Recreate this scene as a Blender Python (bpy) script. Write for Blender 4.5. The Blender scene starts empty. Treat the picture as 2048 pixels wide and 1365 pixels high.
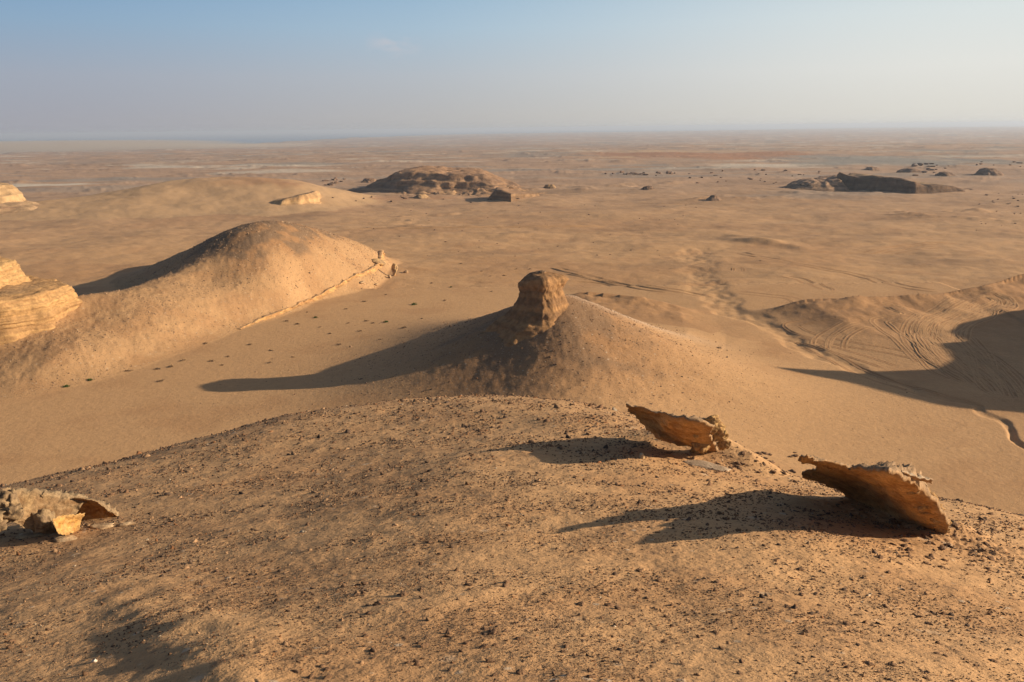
import bpy, bmesh, math, random
import numpy as np
from mathutils import Matrix, Vector
R = math.radians
EXPO = 0.65
HAZE = 2.2e-4
SKYK = 2**-EXPO      # the low sky's colours are given as seen at this exposure
C = bpy.context.scene.collection
S = bpy.context.scene
DETAIL = 1.0            # terrain mesh density (1 = final)

# ------------------------------------------------------------------ camera
CAMZ = 22.0
PITCH, ROLL, FPX = R(14.95), 0.0120, 1593.0
_f = np.array([0, math.cos(PITCH), -math.sin(PITCH)])
_r0 = np.array([1.0, 0, 0]); _u0 = np.array([0, math.sin(PITCH), math.cos(PITCH)])
_r = _r0*math.cos(ROLL) - _u0*math.sin(ROLL)
_u = _u0*math.cos(ROLL) + _r0*math.sin(ROLL)
cd = bpy.data.cameras.new('camera'); cam = bpy.data.objects.new('camera', cd); C.objects.link(cam)
M = Matrix(((_r[0], _u[0], -_f[0], 0), (_r[1], _u[1], -_f[1], 0), (_r[2], _u[2], -_f[2], CAMZ), (0, 0, 0, 1)))
cam.matrix_world = M
cd.sensor_width = 36; cd.lens = 36*FPX/2048; cd.clip_start = 0.1; cd.clip_end = 120000
S.camera = cam

# ------------------------------------------------------------------ light
SUN_EL, SUN_AZ = R(18.5), R(91)       # azimuth clockwise from the view direction (+Y)
SUN = np.array([math.cos(SUN_EL)*math.sin(SUN_AZ), math.cos(SUN_EL)*math.cos(SUN_AZ), math.sin(SUN_EL)])
w = bpy.data.worlds.new("World"); S.world = w; w.use_nodes = True
nt = w.node_tree; nt.nodes.clear()
out = nt.nodes.new('ShaderNodeOutputWorld'); bg = nt.nodes.new('ShaderNodeBackground')
sky = nt.nodes.new('ShaderNodeTexSky'); sky.sky_type = 'NISHITA'; sky.sun_disc = False
sky.sun_elevation = SUN_EL; sky.sun_rotation = SUN_AZ
sky.altitude = 100; sky.air_density = 1.0; sky.dust_density = 3.0; sky.ozone_density = 1.0
bg.inputs[1].default_value = 0.05
# dusty band low in the sky: paler towards the sun, grey-violet away from it, and one faint wisp of cloud
def wn(t, **k):
    n = nt.nodes.new(t)
    for a, v in k.items():
        if a[0] == 'i' and a[1:].isdigit():
            if isinstance(v, bpy.types.NodeSocket): nt.links.new(v, n.inputs[int(a[1:])])
            else: n.inputs[int(a[1:])].default_value = v
        else: setattr(n, a, v)
    return n
tc = wn('ShaderNodeTexCoord').outputs['Generated']; sx = wn('ShaderNodeSeparateXYZ', i0=tc)
def ramp(sock, stops, interp='EASE'):
    r = wn('ShaderNodeValToRGB', i0=sock); cr = r.color_ramp; cr.interpolation = interp
    while len(cr.elements) > 1: cr.elements.remove(cr.elements[-1])
    cr.elements[0].position = stops[0][0]; cr.elements[0].color = tuple(stops[0][1])+(1,)
    for p, c in stops[1:]: e = cr.elements.new(p); e.color = tuple(c)+(1,)
    return r.outputs[0]
def lin(r, g, b, k=1.0): return tuple(k*((c/255+.055)/1.055)**2.4 for c in (r, g, b))
SKK = 1.0
elev = wn('ShaderNodeMapRange', i0=sx.outputs[2], i1=-.01, i2=.19, i3=0., i4=1.).outputs[0]      # 0 at the horizon, 1 at eleven degrees
away = ramp(elev, [(0, lin(160, 160, 168)), (.12, lin(162, 163, 172)), (.35, lin(160, 168, 182)), (.62, lin(140, 168, 194)), (1, lin(112, 156, 198))], 'LINEAR')
mid = ramp(elev, [(0, lin(178, 176, 174)), (.12, lin(186, 184, 182)), (.35, lin(184, 190, 196)), (.62, lin(170, 193, 210)), (1, lin(140, 178, 208))], 'LINEAR')
near = ramp(elev, [(0, lin(216, 212, 204)), (.12, lin(222, 219, 210)), (.35, lin(228, 228, 222)), (.62, lin(220, 227, 226)), (1, lin(196, 214, 224))], 'LINEAR')
sd = sx.outputs[0]
def mixn(f, a, b): n = wn('ShaderNodeMix', data_type='RGBA', i0=f); nt.links.new(a, n.inputs[6]); nt.links.new(b, n.inputs[7]); return n.outputs[2]
h1 = mixn(wn('ShaderNodeMapRange', i0=sd, i1=-.6, i2=.05, interpolation_type='SMOOTHSTEP').outputs[0], away, mid)
h2 = mixn(wn('ShaderNodeMapRange', i0=sd, i1=-.15, i2=.55, interpolation_type='SMOOTHSTEP').outputs[0], h1, near)
cn = wn('ShaderNodeTexNoise', i0=wn('ShaderNodeVectorMath', operation='MULTIPLY', i0=tc, i1=(1, 1, 2.5)).outputs[0]); cn.inputs['Scale'].default_value = 26; cn.inputs['Detail'].default_value = 6
dv = wn('ShaderNodeVectorMath', operation='DISTANCE', i0=wn('ShaderNodeVectorMath', operation='MULTIPLY', i0=tc, i1=(1, 1, 1.6)).outputs[0], i1=(-.133, .985, .096*1.6)).outputs['Value']
cl = wn('ShaderNodeMath', operation='MULTIPLY', i0=wn('ShaderNodeMapRange', i0=cn.outputs[0], i1=.44, i2=.62).outputs[0], i1=wn('ShaderNodeMapRange', i0=dv, i1=.036, i2=.004).outputs[0]).outputs[0]
cl = wn('ShaderNodeMath', operation='MULTIPLY', i0=cl, i1=.42).outputs[0]
h3 = wn('ShaderNodeMix', data_type='RGBA', i0=cl); nt.links.new(h2, h3.inputs[6]); h3.inputs[7].default_value = lin(212, 200, 200)+(1,)
b2 = wn('ShaderNodeBackground', i0=h3.outputs[2], i1=SKYK)
mx = wn('ShaderNodeMixShader', i0=wn('ShaderNodeMapRange', i0=sx.outputs[2], i1=.17, i2=.40).outputs[0])
nt.links.new(sky.outputs[0], bg.inputs[0]); nt.links.new(b2.outputs[0], mx.inputs[1]); nt.links.new(bg.outputs[0], mx.inputs[2]); nt.links.new(mx.outputs[0], out.inputs[0])
sl = bpy.data.lights.new('sun', 'SUN'); sl.energy = 5.0; sl.angle = R(0.5); sl.color = (1, .80, .56)
so = bpy.data.objects.new('sun', sl); C.objects.link(so)
so.rotation_euler = Vector(SUN).to_track_quat('Z', 'Y').to_euler()
S.view_settings.view_transform = 'Standard'; S.view_settings.look = 'None'
S.view_settings.exposure = EXPO; S.view_settings.gamma = 1
S.cycles.volume_bounces = 0; S.cycles.max_bounces = 5; S.cycles.diffuse_bounces = 3

# ------------------------------------------------------------------ maths
def ray(px, py):
    a = (px-1024)/FPX; b = -(py-682.5)/FPX
    return _f + _r*a + _u*b
def W(px, py, Y):                       # photo point at forward distance Y
    d = ray(px, py); t = Y/d[1]
    return np.array([d[0]*t, Y, CAMZ + d[2]*t])
def WZ(px, py, z):                      # photo point on the level z
    d = ray(px, py); t = (z-CAMZ)/d[2]
    return np.array([d[0]*t, d[1]*t, z])

_rng = np.random.RandomState(7)
_P = np.tile(_rng.permutation(256), 3)
_G2 = np.stack([np.cos(np.arange(256)*2.399963), np.sin(np.arange(256)*2.399963)], 1)
_g = _rng.normal(size=(256, 3)); _G3 = _g/np.linalg.norm(_g, axis=1)[:, None]
def n2(x, y, seed=0):
    x = np.asarray(x, float)+seed*17.31; y = np.asarray(y, float)-seed*9.17
    xi = np.floor(x).astype(np.int64); yi = np.floor(y).astype(np.int64)
    xf = x-xi; yf = y-yi; u = xf*xf*xf*(xf*(xf*6-15)+10); v = yf*yf*yf*(yf*(yf*6-15)+10)
    xi &= 255; yi &= 255
    def g(a, b):
        h = _P[_P[(xi+a) & 255]+((yi+b) & 255)] & 255
        return _G2[h, 0]*(xf-a)+_G2[h, 1]*(yf-b)
    a = g(0, 0); b = g(1, 0); c = g(0, 1); d = g(1, 1)
    return (a+(b-a)*u+(c-a)*v+(a-b-c+d)*u*v)*1.5
def fbm(x, y, o=4, seed=0, gain=.5, lac=2.03):
    s = 0; a = 1
    for i in range(o):
        s = s+a*n2(x, y, seed+i); x = np.asarray(x)*lac; y = np.asarray(y)*lac; a *= gain
    return s
def n3(p, seed=0):
    p = p+np.array([seed*13.7, seed*5.1, -seed*7.7])
    pi = np.floor(p).astype(np.int64); pf = p-pi; w_ = pf*pf*pf*(pf*(pf*6-15)+10); pi &= 255
    def g(a, b, c):
        h = _P[_P[_P[(pi[:, 0]+a) & 255]+((pi[:, 1]+b) & 255)]+((pi[:, 2]+c) & 255)] & 255
        return ((pf-np.array([a, b, c]))*_G3[h]).sum(1)
    u, v, t = w_[:, 0], w_[:, 1], w_[:, 2]
    L = lambda a, b, k: a+(b-a)*k
    return 1.6*L(L(L(g(0,0,0), g(1,0,0), u), L(g(0,1,0), g(1,1,0), u), v), L(L(g(0,0,1), g(1,0,1), u), L(g(0,1,1), g(1,1,1), u), v), t)
def fb3(p, o=4, seed=0, gain=.5):
    s = 0; a = 1
    for i in range(o): s = s+a*n3(p, seed+i); p = p*2.03; a *= gain
    return s
def ss(a, b, x):
    t = np.clip((x-a)/(b-a), 0, 1); return t*t*(3-2*t)
def smax(a, b, k):
    h = np.maximum(k-np.abs(a-b), 0)/k
    return np.maximum(a, b)+h*h*k*.25
class TPS:
    def __init__(s, pts, lam=0.0):
        p = np.array(pts, float); s.c = p[:, :2]; n = len(p)
        A = np.zeros((n+3, n+3)); d = np.linalg.norm(s.c[:, None]-s.c[None], axis=2)
        A[:n, :n] = s.phi(d)+np.eye(n)*lam; A[:n, n] = 1; A[:n, n+1:] = s.c; A[n, :n] = 1; A[n+1:, :n] = s.c.T
        s.w = np.linalg.solve(A, np.concatenate([p[:, 2], [0, 0, 0]]))
    @staticmethod
    def phi(d): return d*d*np.log(d+1e-9)
    def __call__(s, x, y):
        n = len(s.c); o = s.w[n]+s.w[n+1]*x+s.w[n+2]*y
        for i in range(n): o = o+s.w[i]*s.phi(np.sqrt((x-s.c[i, 0])**2+(y-s.c[i, 1])**2))
        return o
def polydist(x, y, pts):                # distance to a polyline and the parameter along it
    best = np.full(np.shape(x), 1e9); par = np.zeros(np.shape(x)); sgn = np.zeros(np.shape(x))
    n = len(pts)-1
    for i in range(n):
        a = np.array(pts[i][:2]); b = np.array(pts[i+1][:2]); d = b-a; L = d@d
        t = np.clip(((x-a[0])*d[0]+(y-a[1])*d[1])/L, 0, 1)
        ex = x-a[0]-t*d[0]; ey = y-a[1]-t*d[1]; q = np.sqrt(ex*ex+ey*ey)
        m = q < best; best = np.where(m, q, best); par = np.where(m, (i+t)/n, par)
        sgn = np.where(m, np.sign(d[0]*ey-d[1]*ex), sgn)
    return best, par, sgn
def masked(fn, x, y, m, default):       # evaluate a costly function only where m holds
    o = np.full(np.shape(x), float(default))
    if m.any(): o[m] = fn(x[m], y[m])
    return o

# ------------------------------------------------------------------ terrain: control points
edge = [(-250, 1040, 15.5), (0, 975, 17), (250, 920, 18.5), (560, 835, 21.5), (850, 798, 23.5), (1100, 800, 23),
        (1250, 828, 20.5), (1400, 880, 17.5), (1560, 950, 15), (1720, 982, 13.7), (1900, 1000, 13.2), (2048, 1035, 12.6), (2400, 1120, 11)]
cp = [(0, 0, 20.3), (-3, -3, 20.6), (3, -3, 20.6), (0, -8, 21)]
for e in edge:
    p = W(*e); cp.append(p); r = p[:2]
    dz = CAMZ-p[2]
    cp.append((r[0]*1.35, r[1]*1.35, CAMZ-dz*1.35-1.1))
    cp.append((r[0]*1.9, r[1]*1.9, CAMZ-dz*1.9-4.5))
for q in [(0, 1365, 5.1), (0, 1200, 7.7), (0, 1080, 11.2), (260, 1290, 5.6), (300, 1100, 10.0), (300, 980, 14.3), (480, 1365, 4.3), (560, 1150, 7.6),
          (560, 1000, 12.2), (600, 900, 16.8), (800, 1365, 4.05), (900, 1200, 5.9), (900, 1050, 8.9), (900, 940, 12.6), (950, 860, 17.3),
          (1250, 1365, 4.0), (1250, 1200, 5.9), (1250, 1050, 8.7), (1250, 930, 12.7), (1300, 870, 16), (1500, 1200, 5.9), (1500, 1050, 8.8),
          (1500, 985, 11.6), (1700, 1365, 4.1), (1750, 1150, 7.2), (1700, 1040, 9.9), (1885, 1070, 9.7), (2048, 1365, 4.5), (2048, 1200, 7.1), (2048, 1110, 9.2),
          (2400, 1300, 6.5), (-300, 1250, 8.5)]:
    cp.append(W(*q))
cp += [(-8, 2, 18), (8, 2, 18.5), (-16, -4, 15.5), (16, -4, 16)]
T_mound = TPS(cp, .002)

peak = W(1085, 655, 65.5)               # where the butte stands
rimpx = [(1130, 578, 2.6), (1250, 590, 2.2), (1360, 607, 1.6), (1430, 625, .6), (1500, 612, 1.5), (1600, 601, 2.0), (1700, 598, 2.1), (1860, 590, 2.2), (1960, 573, 2.6), (2048, 548, 3.2), (2300, 500, 4)]
rim = [WZ(a, b, c) for a, b, c in rimpx]
wash = [WZ(1400, 500, 0)[:2], WZ(1385, 540, 0)[:2], WZ(1405, 565, 0)[:2], WZ(1415, 590, 0)[:2], WZ(1440, 622, 0)[:2], WZ(1510, 655, 0)[:2], WZ(1600, 700, 0)[:2],
        WZ(1720, 752, 0)[:2], WZ(1830, 800, 0)[:2], WZ(1940, 830, 0)[:2], WZ(2000, 870, 0)[:2], WZ(2048, 912, 0)[:2], WZ(2120, 990, 0)[:2]]

def dome_pts():
    L = []
    L += [W(*q) for q in [(0, 790, 63), (130, 760, 66.5), (300, 712, 74), (480, 656, 87), (620, 605, 101), (770, 540, 125), (778, 512, 131)]]   # foot line
    L = [(p[0]+.6, p[1], -.15) for p in L]
    L += [tuple(W(*q)) for q in [(0, 690, 74), (150, 625, 82), (0, 600, 80), (170, 592, 86), (230, 583, 90), (330, 556, 95), (400, 529, 100), (440, 498, 104.5), (478, 466, 108), (520, 448, 112),
                                 (560, 447, 115), (600, 453, 118), (650, 470, 121.5), (700, 489, 125.5), (740, 502, 129), (765, 514, 130.5), (535, 450, 124), (530, 453, 135),
                                 (300, 640, 82), (420, 600, 90.5), (560, 560, 99.5), (660, 530, 110), (560, 500, 105.5), (420, 560, 97), (130, 700, 72), (640, 490, 114.5)]]
    for q in [(170, 592, 86), (230, 583, 90), (330, 556, 95), (400, 529, 100), (440, 498, 104.5)]:
        p = W(*q); L.append((p[0]-p[2]*1.7-1.5, p[1]+p[2]*.25, -.1+.05*max(p[2]-4, 0)*5)); L.append((p[0]-p[2]*1.7-9, p[1]+p[2]*.3+2, -2))
    L += [tuple(W(*q)) for q in [(384, 499, 124), (432, 477, 126), (318, 531, 117), (470, 460, 133)]]
    L += [(-66, 120, -1), (-66, 132, -1.5), (-60, 145, -2)]
    L += [(-38, 146, -.5), (-38, 155, -2), (-25, 146, -1), (-8, 146, -2.5), (-10, 118, -4), (-12, 136, -1.5), (-72, 88, 2), (-62, 78, 4.5), (-75, 70, 3), (-58, 64, .5), (-90, 100, 0), (-46, 58, -2), (-20, 88, -5)]
    return L
T_dome = TPS(dome_pts(), .01)
dome_poly = [(-200, 30), (-60, 45), (-38, 55), (-10, 100), (-5, 128), (-12, 150), (-60, 150), (-100, 130), (-200, 110)]

def _dune():
    L = [tuple(W(*q)) for q in [(-150, 400, 250), (0, 432, 216), (200, 392, 240), (300, 370, 255), (400, 357, 262), (480, 355, 262), (560, 362, 255), (590, 372, 250), (560, 392, 238), (640, 404, 236),
                                (250, 430, 214), (450, 425, 218), (600, 420, 222), (400, 390, 238), (-150, 440, 216)]]
    L += [(-60, 300, -2), (-120, 290, -3), (-160, 270, -2), (-30, 270, -3), (-40, 215, -1.5), (-90, 190, -3), (-150, 190, -3), (-45, 235, -.5), (-30, 300, -3), (-200, 230, -1)]
    return L
T_dune = TPS(_dune(), .01)

RIDGE1 = [WZ(a, b, 0)[:2] for a, b in [(1440, 462), (1490, 482), (1560, 490), (1600, 494), (1665, 506)]]
def plain(x, y):
    r = np.sqrt(x*x+y*y)
    z = -18*ss(180, 2600, r) + 6*ss(3500, 9000, r)
    amp = .30+.35*ss(90, 260, r)+.6*ss(260, 1200, r)
    z = z + amp*fbm(x/55, y/38, 3, 3)*ss(60, 110, r)
    z = z + 3.0*ss(300, 900, r)*np.maximum(fbm(x/260, y/120, 3, 11)-.2, 0)
    z = z + .045*fbm(x/3.1, y/2.6, 4, 5)++.24*ss(90, 150, r)*fbm(x/18, y/12, 4, 13)+.07*ss(80, 120, r)*fbm(x/5, y/3.5, 3, 14)
    d, t, _ = polydist(x, y, RIDGE1); z = z + .9*np.exp(-(d/2.6)**2)*(1-np.abs(2*t-1)**2)*(.7+.6*n2(x/5, y/5, 15))
    # scattered low scarps and outcrops, patchy rather than even
    pt = ss(.05, .5, fbm(x/70, y/45, 3, 19)); rdg = np.maximum(fbm(x/14, y/9, 4, 21)-.12, 0)
    z = z + pt*rdg*(.9*ss(150, 230, r)+.3*ss(260, 500, r))
    return z
def terrace(x, y):
    m = (x > 0) & (x < 140) & (y > 35) & (y < 150)
    def f(x, y):
        d, t, s = polydist(x, y, rim)
        zr = np.interp(t*(len(rim)-1), np.arange(len(rim)), [c[2] for c in rim])
        sd = d*s                        # s>0: beyond the rim
        dw, tw, _ = polydist(x, y, wash)
        near = zr*np.exp(-np.maximum(-sd, 0)/16.0) + .45*fbm(x/7, y/7, 4, 31)*np.exp(-np.maximum(-sd, 0)/16.0)
        beyond = zr*(1-ss(-.2, 2.6+1.2*n2(x/4, y/4, 8), sd))
        h = np.where(sd > -.2, beyond, near)
        return h*ss(0, 9, dw)*ss(2, 10, x)
    return masked(f, x, y, m, 0)
CC_ = W(1116, 600, 67.6)
CRG = [W(1140, 590, 70.5), W(1197, 609, 72), W(1244, 626, 73), W(1308, 651, 74), W(1371, 674, 75), W(1450, 704, 74), W(1530, 730, 72)]
def cone(x, y):
    dx = x-CC_[0]; dy = y-CC_[1]
    th = np.arctan2(dy, dx); r = np.hypot(dx, dy)*(1+.10*np.sin(2*th+.6)+.05*np.sin(5*th))
    gully = .10*n2(th*6, r/9, 2)*ss(2, 6, r)*(1-ss(10, 22, r))
    z = 8.35*np.exp(-(r/13.4)**1.35)+.35*gully
    # saddle running back towards the viewer, and the broad flank falling right to the wash
    t = np.clip((y-18)/(peak[1]-18), 0, 1)
    xc = 1.5+1.5*t; zr = np.interp(t, [0, .3, .5, .7, .8, 1], [10, 6.6, 4.6, 3.3, 2.9, 3.0])
    wd = np.where(x > xc, 15-2*t, 7+0*t)
    sad = zr*np.exp(-((x-xc)/wd)**2)*(1-ss(peak[1]+2, peak[1]+24, y))*ss(8, 20, y)
    # pale ridge behind the butte running right
    d, tt, _ = polydist(x, y, CRG)
    rg = np.interp(tt*(len(CRG)-1), np.arange(len(CRG)), [p[2]+.15 for p in CRG])*np.exp(-(d/8.0)**2)-.25
    o = smax(smax(z, sad, 2.0), rg, 1.5)
    return o - .25
shw = [(2300, 600), (2048, 630), (1960, 652), (1930, 668), (1968, 690), (1898, 690), (1935, 722), (1890, 748), (1800, 756), (1700, 752), (1620, 746), (1562, 739),
       (1640, 757), (1720, 772), (1800, 793), (1880, 815), (1950, 826), (2048, 830), (2300, 850)]
SHX = 82.0
CY = None
def _caster():
    P = [(hit(a, b, 30) if a < 2100 else WZ(a, b, .8)) for a, b in shw]
    ys = np.linspace(52, 112, 241); hs = np.zeros_like(ys)
    for i in range(len(P)-1):
        (x0, y0, z0), (x1, y1, z1) = P[i], P[i+1]
        t = (ys-y0)/(y1-y0+1e-9); m = (t >= 0) & (t <= 1)
        xx = x0+(x1-x0)*t; h = z0+(z1-z0)*t+(SHX-xx)*math.tan(SUN_EL)
        hs = np.where(m, np.maximum(hs, h), hs)
    return ys, hs
def side(x, y):
    if CY is None: return 0*x
    h = np.interp(y+.8*n2(x/5, y/5, 77)*0, CY, CH, left=0, right=0)
    yy = np.clip(y, CY[CH > 0][0], CY[CH > 0][-1]); off = np.abs(y-yy)
    h = np.interp(yy, CY, CH)*np.exp(-(off/6)**2)
    top = 1.6; d = np.abs(x-SHX-1.2)
    cliff = np.exp(-np.maximum(d-top, 0)/5.5)
    return h*cliff*1.0
def washcut(x, y):
    m = (x > 10) & (x < 70) & (y > 25) & (y < 150)
    def f(x, y):
        wx = x+.9*n2(x/3, y/3, 41)+1.6*n2(x/11, y/11, 42)
        wy = y+.9*n2(x/3+50, y/3, 43)
        d, t, _ = polydist(wx, wy, wash)
        wdt = np.interp(t, [0, .4, .55, .75, 1], [3.2, 1.6, 1.0, .4, .45]); dp = np.interp(t, [0, .35, .5, .75, .85, 1], [.25, .3, .25, .12, .22, .38])
        return -dp*np.exp(-(d/wdt)**4)*(.8+.4*n2(x/1.3, y/1.3, 44))
    return masked(f, x, y, m, 0)
def spur(x, y):                          # small crumbly rib running away from the viewer's feet, low left
    a = W(500, 1365, 4.25); b = W(400, 1270, 5.4); c = W(290, 1195, 7.0); e = W(200, 1120, 8.8)
    d, t, s = polydist(x, y, [a, b, c, e])
    wl = np.where(s > 0, .42, .60)
    return .10*np.exp(-(d/wl)**2)*(1-ss(.5, 1, t))*ss(1.5, 3.2, np.hypot(x, y))*(1+.4*n2(x/.4, y/.4, 59))
def mounds(x, y):                        # little debris banks that carry the two tilted slabs
    d, t, sd = polydist(x, y, [W(1335, 893, 15.6), W(1430, 912, 15.2), W(1500, 940, 14.7), W(1580, 970, 14.2)])
    h = np.interp(t, [0, .35, .7, 1], [.22, .50, .34, .05])*np.exp(-(d/.55)**2)
    d, t, sd = polydist(x, y, [W(1700, 1010, 10.9), W(1800, 1040, 10.35), W(1890, 1072, 9.75), W(1960, 1110, 9.2)])
    h = h+np.interp(t, [0, .35, .7, 1], [.02, .10, .22, .05])*np.exp(-(d/.50)**2)
    return h+.03*np.exp(-(d/.8)**2)*fbm(x/.15, y/.15, 3, 56)
def heights(x, y):
    x = np.asarray(x, float); y = np.asarray(y, float); r = np.hypot(x, y)
    pl = plain(x, y)
    base = pl+terrace(x, y)
    mm = (np.abs(x) < 36) & (y < 48) & (y > -20)
    hm = masked(T_mound, x, y, mm, -50)
    far = ss(24, 40, np.hypot(x, y*.9)) ; hm = np.where(mm, hm-far*10, -50)
    hm = np.where(y < 0, np.maximum(hm, 20.5-.35*r), hm)
    rough = masked(lambda x, y: .045*fbm(x/2.6, y/2.0, 3, 51)+.008*fbm(x/.3, y/.25, 3, 55)+.014*np.maximum(fbm(x/.7, y/.45, 2, 58), 0)+spur(x, y)+mounds(x, y), x, y, mm, 0)
    hm = hm+rough
    mc = (np.abs(x) < 60) & (y > 8) & (y < 110)
    hc = masked(cone, x, y, mc, -50); hc = hc+np.where(mc, .04*fbm(x/1.1, y/1.1, 4, 61)*ss(1, 4, hc)+.03*np.where(mc, np.maximum(fbm(x/.5, y/.5, 2, 63), 0), 0)*ss(3, 6, hc), 0)
    md = (x > -130) & (x < 0) & (y > 45) & (y < 150)
    hd = masked(T_dome, x, y, md, -50)
    hd = np.where(md, np.minimum(hd, 14)+(.07*fbm(x/1.3, y/1.3, 5, 71)+.10*fbm(x/8, y/8, 3, 72)+.035*fbm(x/.45, y/.45, 2, 73))*ss(.2, 1, hd), -50)
    hd = hd - 30*ss(112, 130, -x)
    mu = (x > -230) & (x < 0) & (y > 160) & (y < 330)
    hu = masked(T_dune, x, y, mu, -50); hu = np.where(mu, hu-30*ss(-170, -230, x)*1.0, -50)
    hu = np.where(mu, hu+.4*fbm(x/14, y/9, 4, 81), hu)
    msd = (x > 55) & (x < 125) & (y > 40) & (y < 130)
    hs = masked(side, x, y, msd, 0)
    H = smax(base, hd, .25); H = smax(H, hc, 1.2); H = smax(H, hu, .8)
    H = H+hs+washcut(x, y)
    H = smax(H, hm, .8)
    reg = np.zeros(np.shape(x), np.int8)
    reg[(hd > base+.1)] = 3; reg[(hu > base+.1)] = 4; reg[(hc > base+.5) & (hc >= hd)] = 2; reg[hs > .3] = 5; reg[(hm > H-.3) & (hm > hc-.3)] = 1
    return H, reg
def hz(x, y): return heights(np.atleast_1d(x), np.atleast_1d(y))[0]
def hit(px, py, lo=2.5, hi=600, n=1400):     # where the ray through a photo point meets the ground
    d = ray(px, py); t = np.exp(np.linspace(math.log(lo), math.log(hi), n))
    P = np.array([0, 0, CAMZ])+t[:, None]*d; g = P[:, 2]-hz(P[:, 0], P[:, 1])
    k = np.argmax(g < 0)
    if k == 0: return P[-1]
    a = g[k-1]/(g[k-1]-g[k]); return P[k-1]+(P[k]-P[k-1])*a

CY, CH = _caster()

# ------------------------------------------------------------------ mesh helpers
def mesh(name, V, quads=None, tris=None, smooth=True, col=None):
    me = bpy.data.meshes.new(name); V = np.asarray(V, np.float32)
    me.vertices.add(len(V)); me.vertices.foreach_set('co', V.ravel())
    q = np.zeros((0, 4), np.int32) if quads is None else np.asarray(quads, np.int32)
    t = np.zeros((0, 3), np.int32) if tris is None else np.asarray(tris, np.int32)
    me.loops.add(q.size+t.size); me.loops.foreach_set('vertex_index', np.concatenate([q.ravel(), t.ravel()]))
    me.polygons.add(len(q)+len(t))
    me.polygons.foreach_set('loop_start', np.concatenate([np.arange(len(q))*4, q.size+np.arange(len(t))*3]).astype(np.int32))
    if smooth: me.polygons.foreach_set('use_smooth', np.ones(len(q)+len(t), bool))
    if col is not None:
        c = np.ones((len(V), 4), np.float32); c[:, :col.shape[1]] = col
        a = me.color_attributes.new('col', 'FLOAT_COLOR', 'POINT'); a.data.foreach_set('color', c.ravel())
    me.update(calc_edges=True); me.validate()
    return me
def link(name, me, mat=None, parent=None, label=None, cat=None, group=None, kind=None, loc=None):
    o = bpy.data.objects.new(name, me); C.objects.link(o)
    if mat is not None and me is not None and not me.materials: me.materials.append(mat)
    if parent is not None: o.parent = parent
    if loc is not None: o.location = loc
    for k, v in (('label', label), ('category', cat), ('group', group), ('kind', kind)):
        if v: o[k] = v
    return o
def thing(name, loc, label, cat, group=None): return link(name, None, label=label, cat=cat, group=group, loc=loc)

# ------------------------------------------------------------------ materials
class NT:
    def __init__(s, name):
        s.m = bpy.data.materials.new(name); s.m.use_nodes = True; s.t = s.m.node_tree
        s.b = s.t.nodes['Principled BSDF']; s.b.inputs['Roughness'].default_value = .95
        s.b.inputs['Specular IOR Level'].default_value = .15
        s.pos = s.t.nodes.new('ShaderNodeNewGeometry').outputs['Position']
    def n(s, typ, **k):
        n = s.t.nodes.new(typ)
        for a, v in k.items():
            if a.startswith('i_'):
                a = a[2:]; a = int(a) if a.isdigit() else a.replace('_', ' ')
                if isinstance(v, bpy.types.NodeSocket): s.t.links.new(v, n.inputs[a])
                else: n.inputs[a].default_value = v
            else: setattr(n, a, v)
        return n
    def noise(s, scale, det=4, rough=.55, vec=None, dist=0):
        return s.n('ShaderNodeTexNoise', i_Vector=vec or s.pos, i_Scale=scale, i_Detail=det, i_Roughness=rough, i_Distortion=dist).outputs['Fac']
    def math(s, op, a, b=0.0, c=0.0): return s.n('ShaderNodeMath', operation=op, i_0=a, i_1=b, i_2=c).outputs[0]
    def ramp(s, f, a, b, lo=0., hi=1.): return s.n('ShaderNodeMapRange', i_0=f, i_1=a, i_2=b, i_3=lo, i_4=hi).outputs[0]
    def mix(s, f, a, b, typ='MIX'):
        n = s.t.nodes.new('ShaderNodeMix'); n.data_type = 'RGBA'; n.blend_type = typ
        for i, v in ((0, f), (6, a), (7, b)):
            if isinstance(v, bpy.types.NodeSocket): s.t.links.new(v, n.inputs[i])
            else: n.inputs[i].default_value = (v if i == 0 else tuple(v)+(1,)*(4-len(v)))
        return n.outputs[2]
    def scale(s, v, xyz): return s.n('ShaderNodeVectorMath', operation='MULTIPLY', i_0=v, i_1=xyz).outputs[0]
    def bump(s, h, dist, strength=1.0, nrm=None):
        n = s.n('ShaderNodeBump', i_Height=h, i_Distance=dist, i_Strength=strength)
        if nrm is not None: s.t.links.new(nrm, n.inputs['Normal'])
        return n.outputs[0]
    def out(s, col, nrm=None):
        s.t.links.new(col, s.b.inputs['Base Color'])
        if nrm is not None: s.t.links.new(nrm, s.b.inputs['Normal'])
        return s.m
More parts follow.
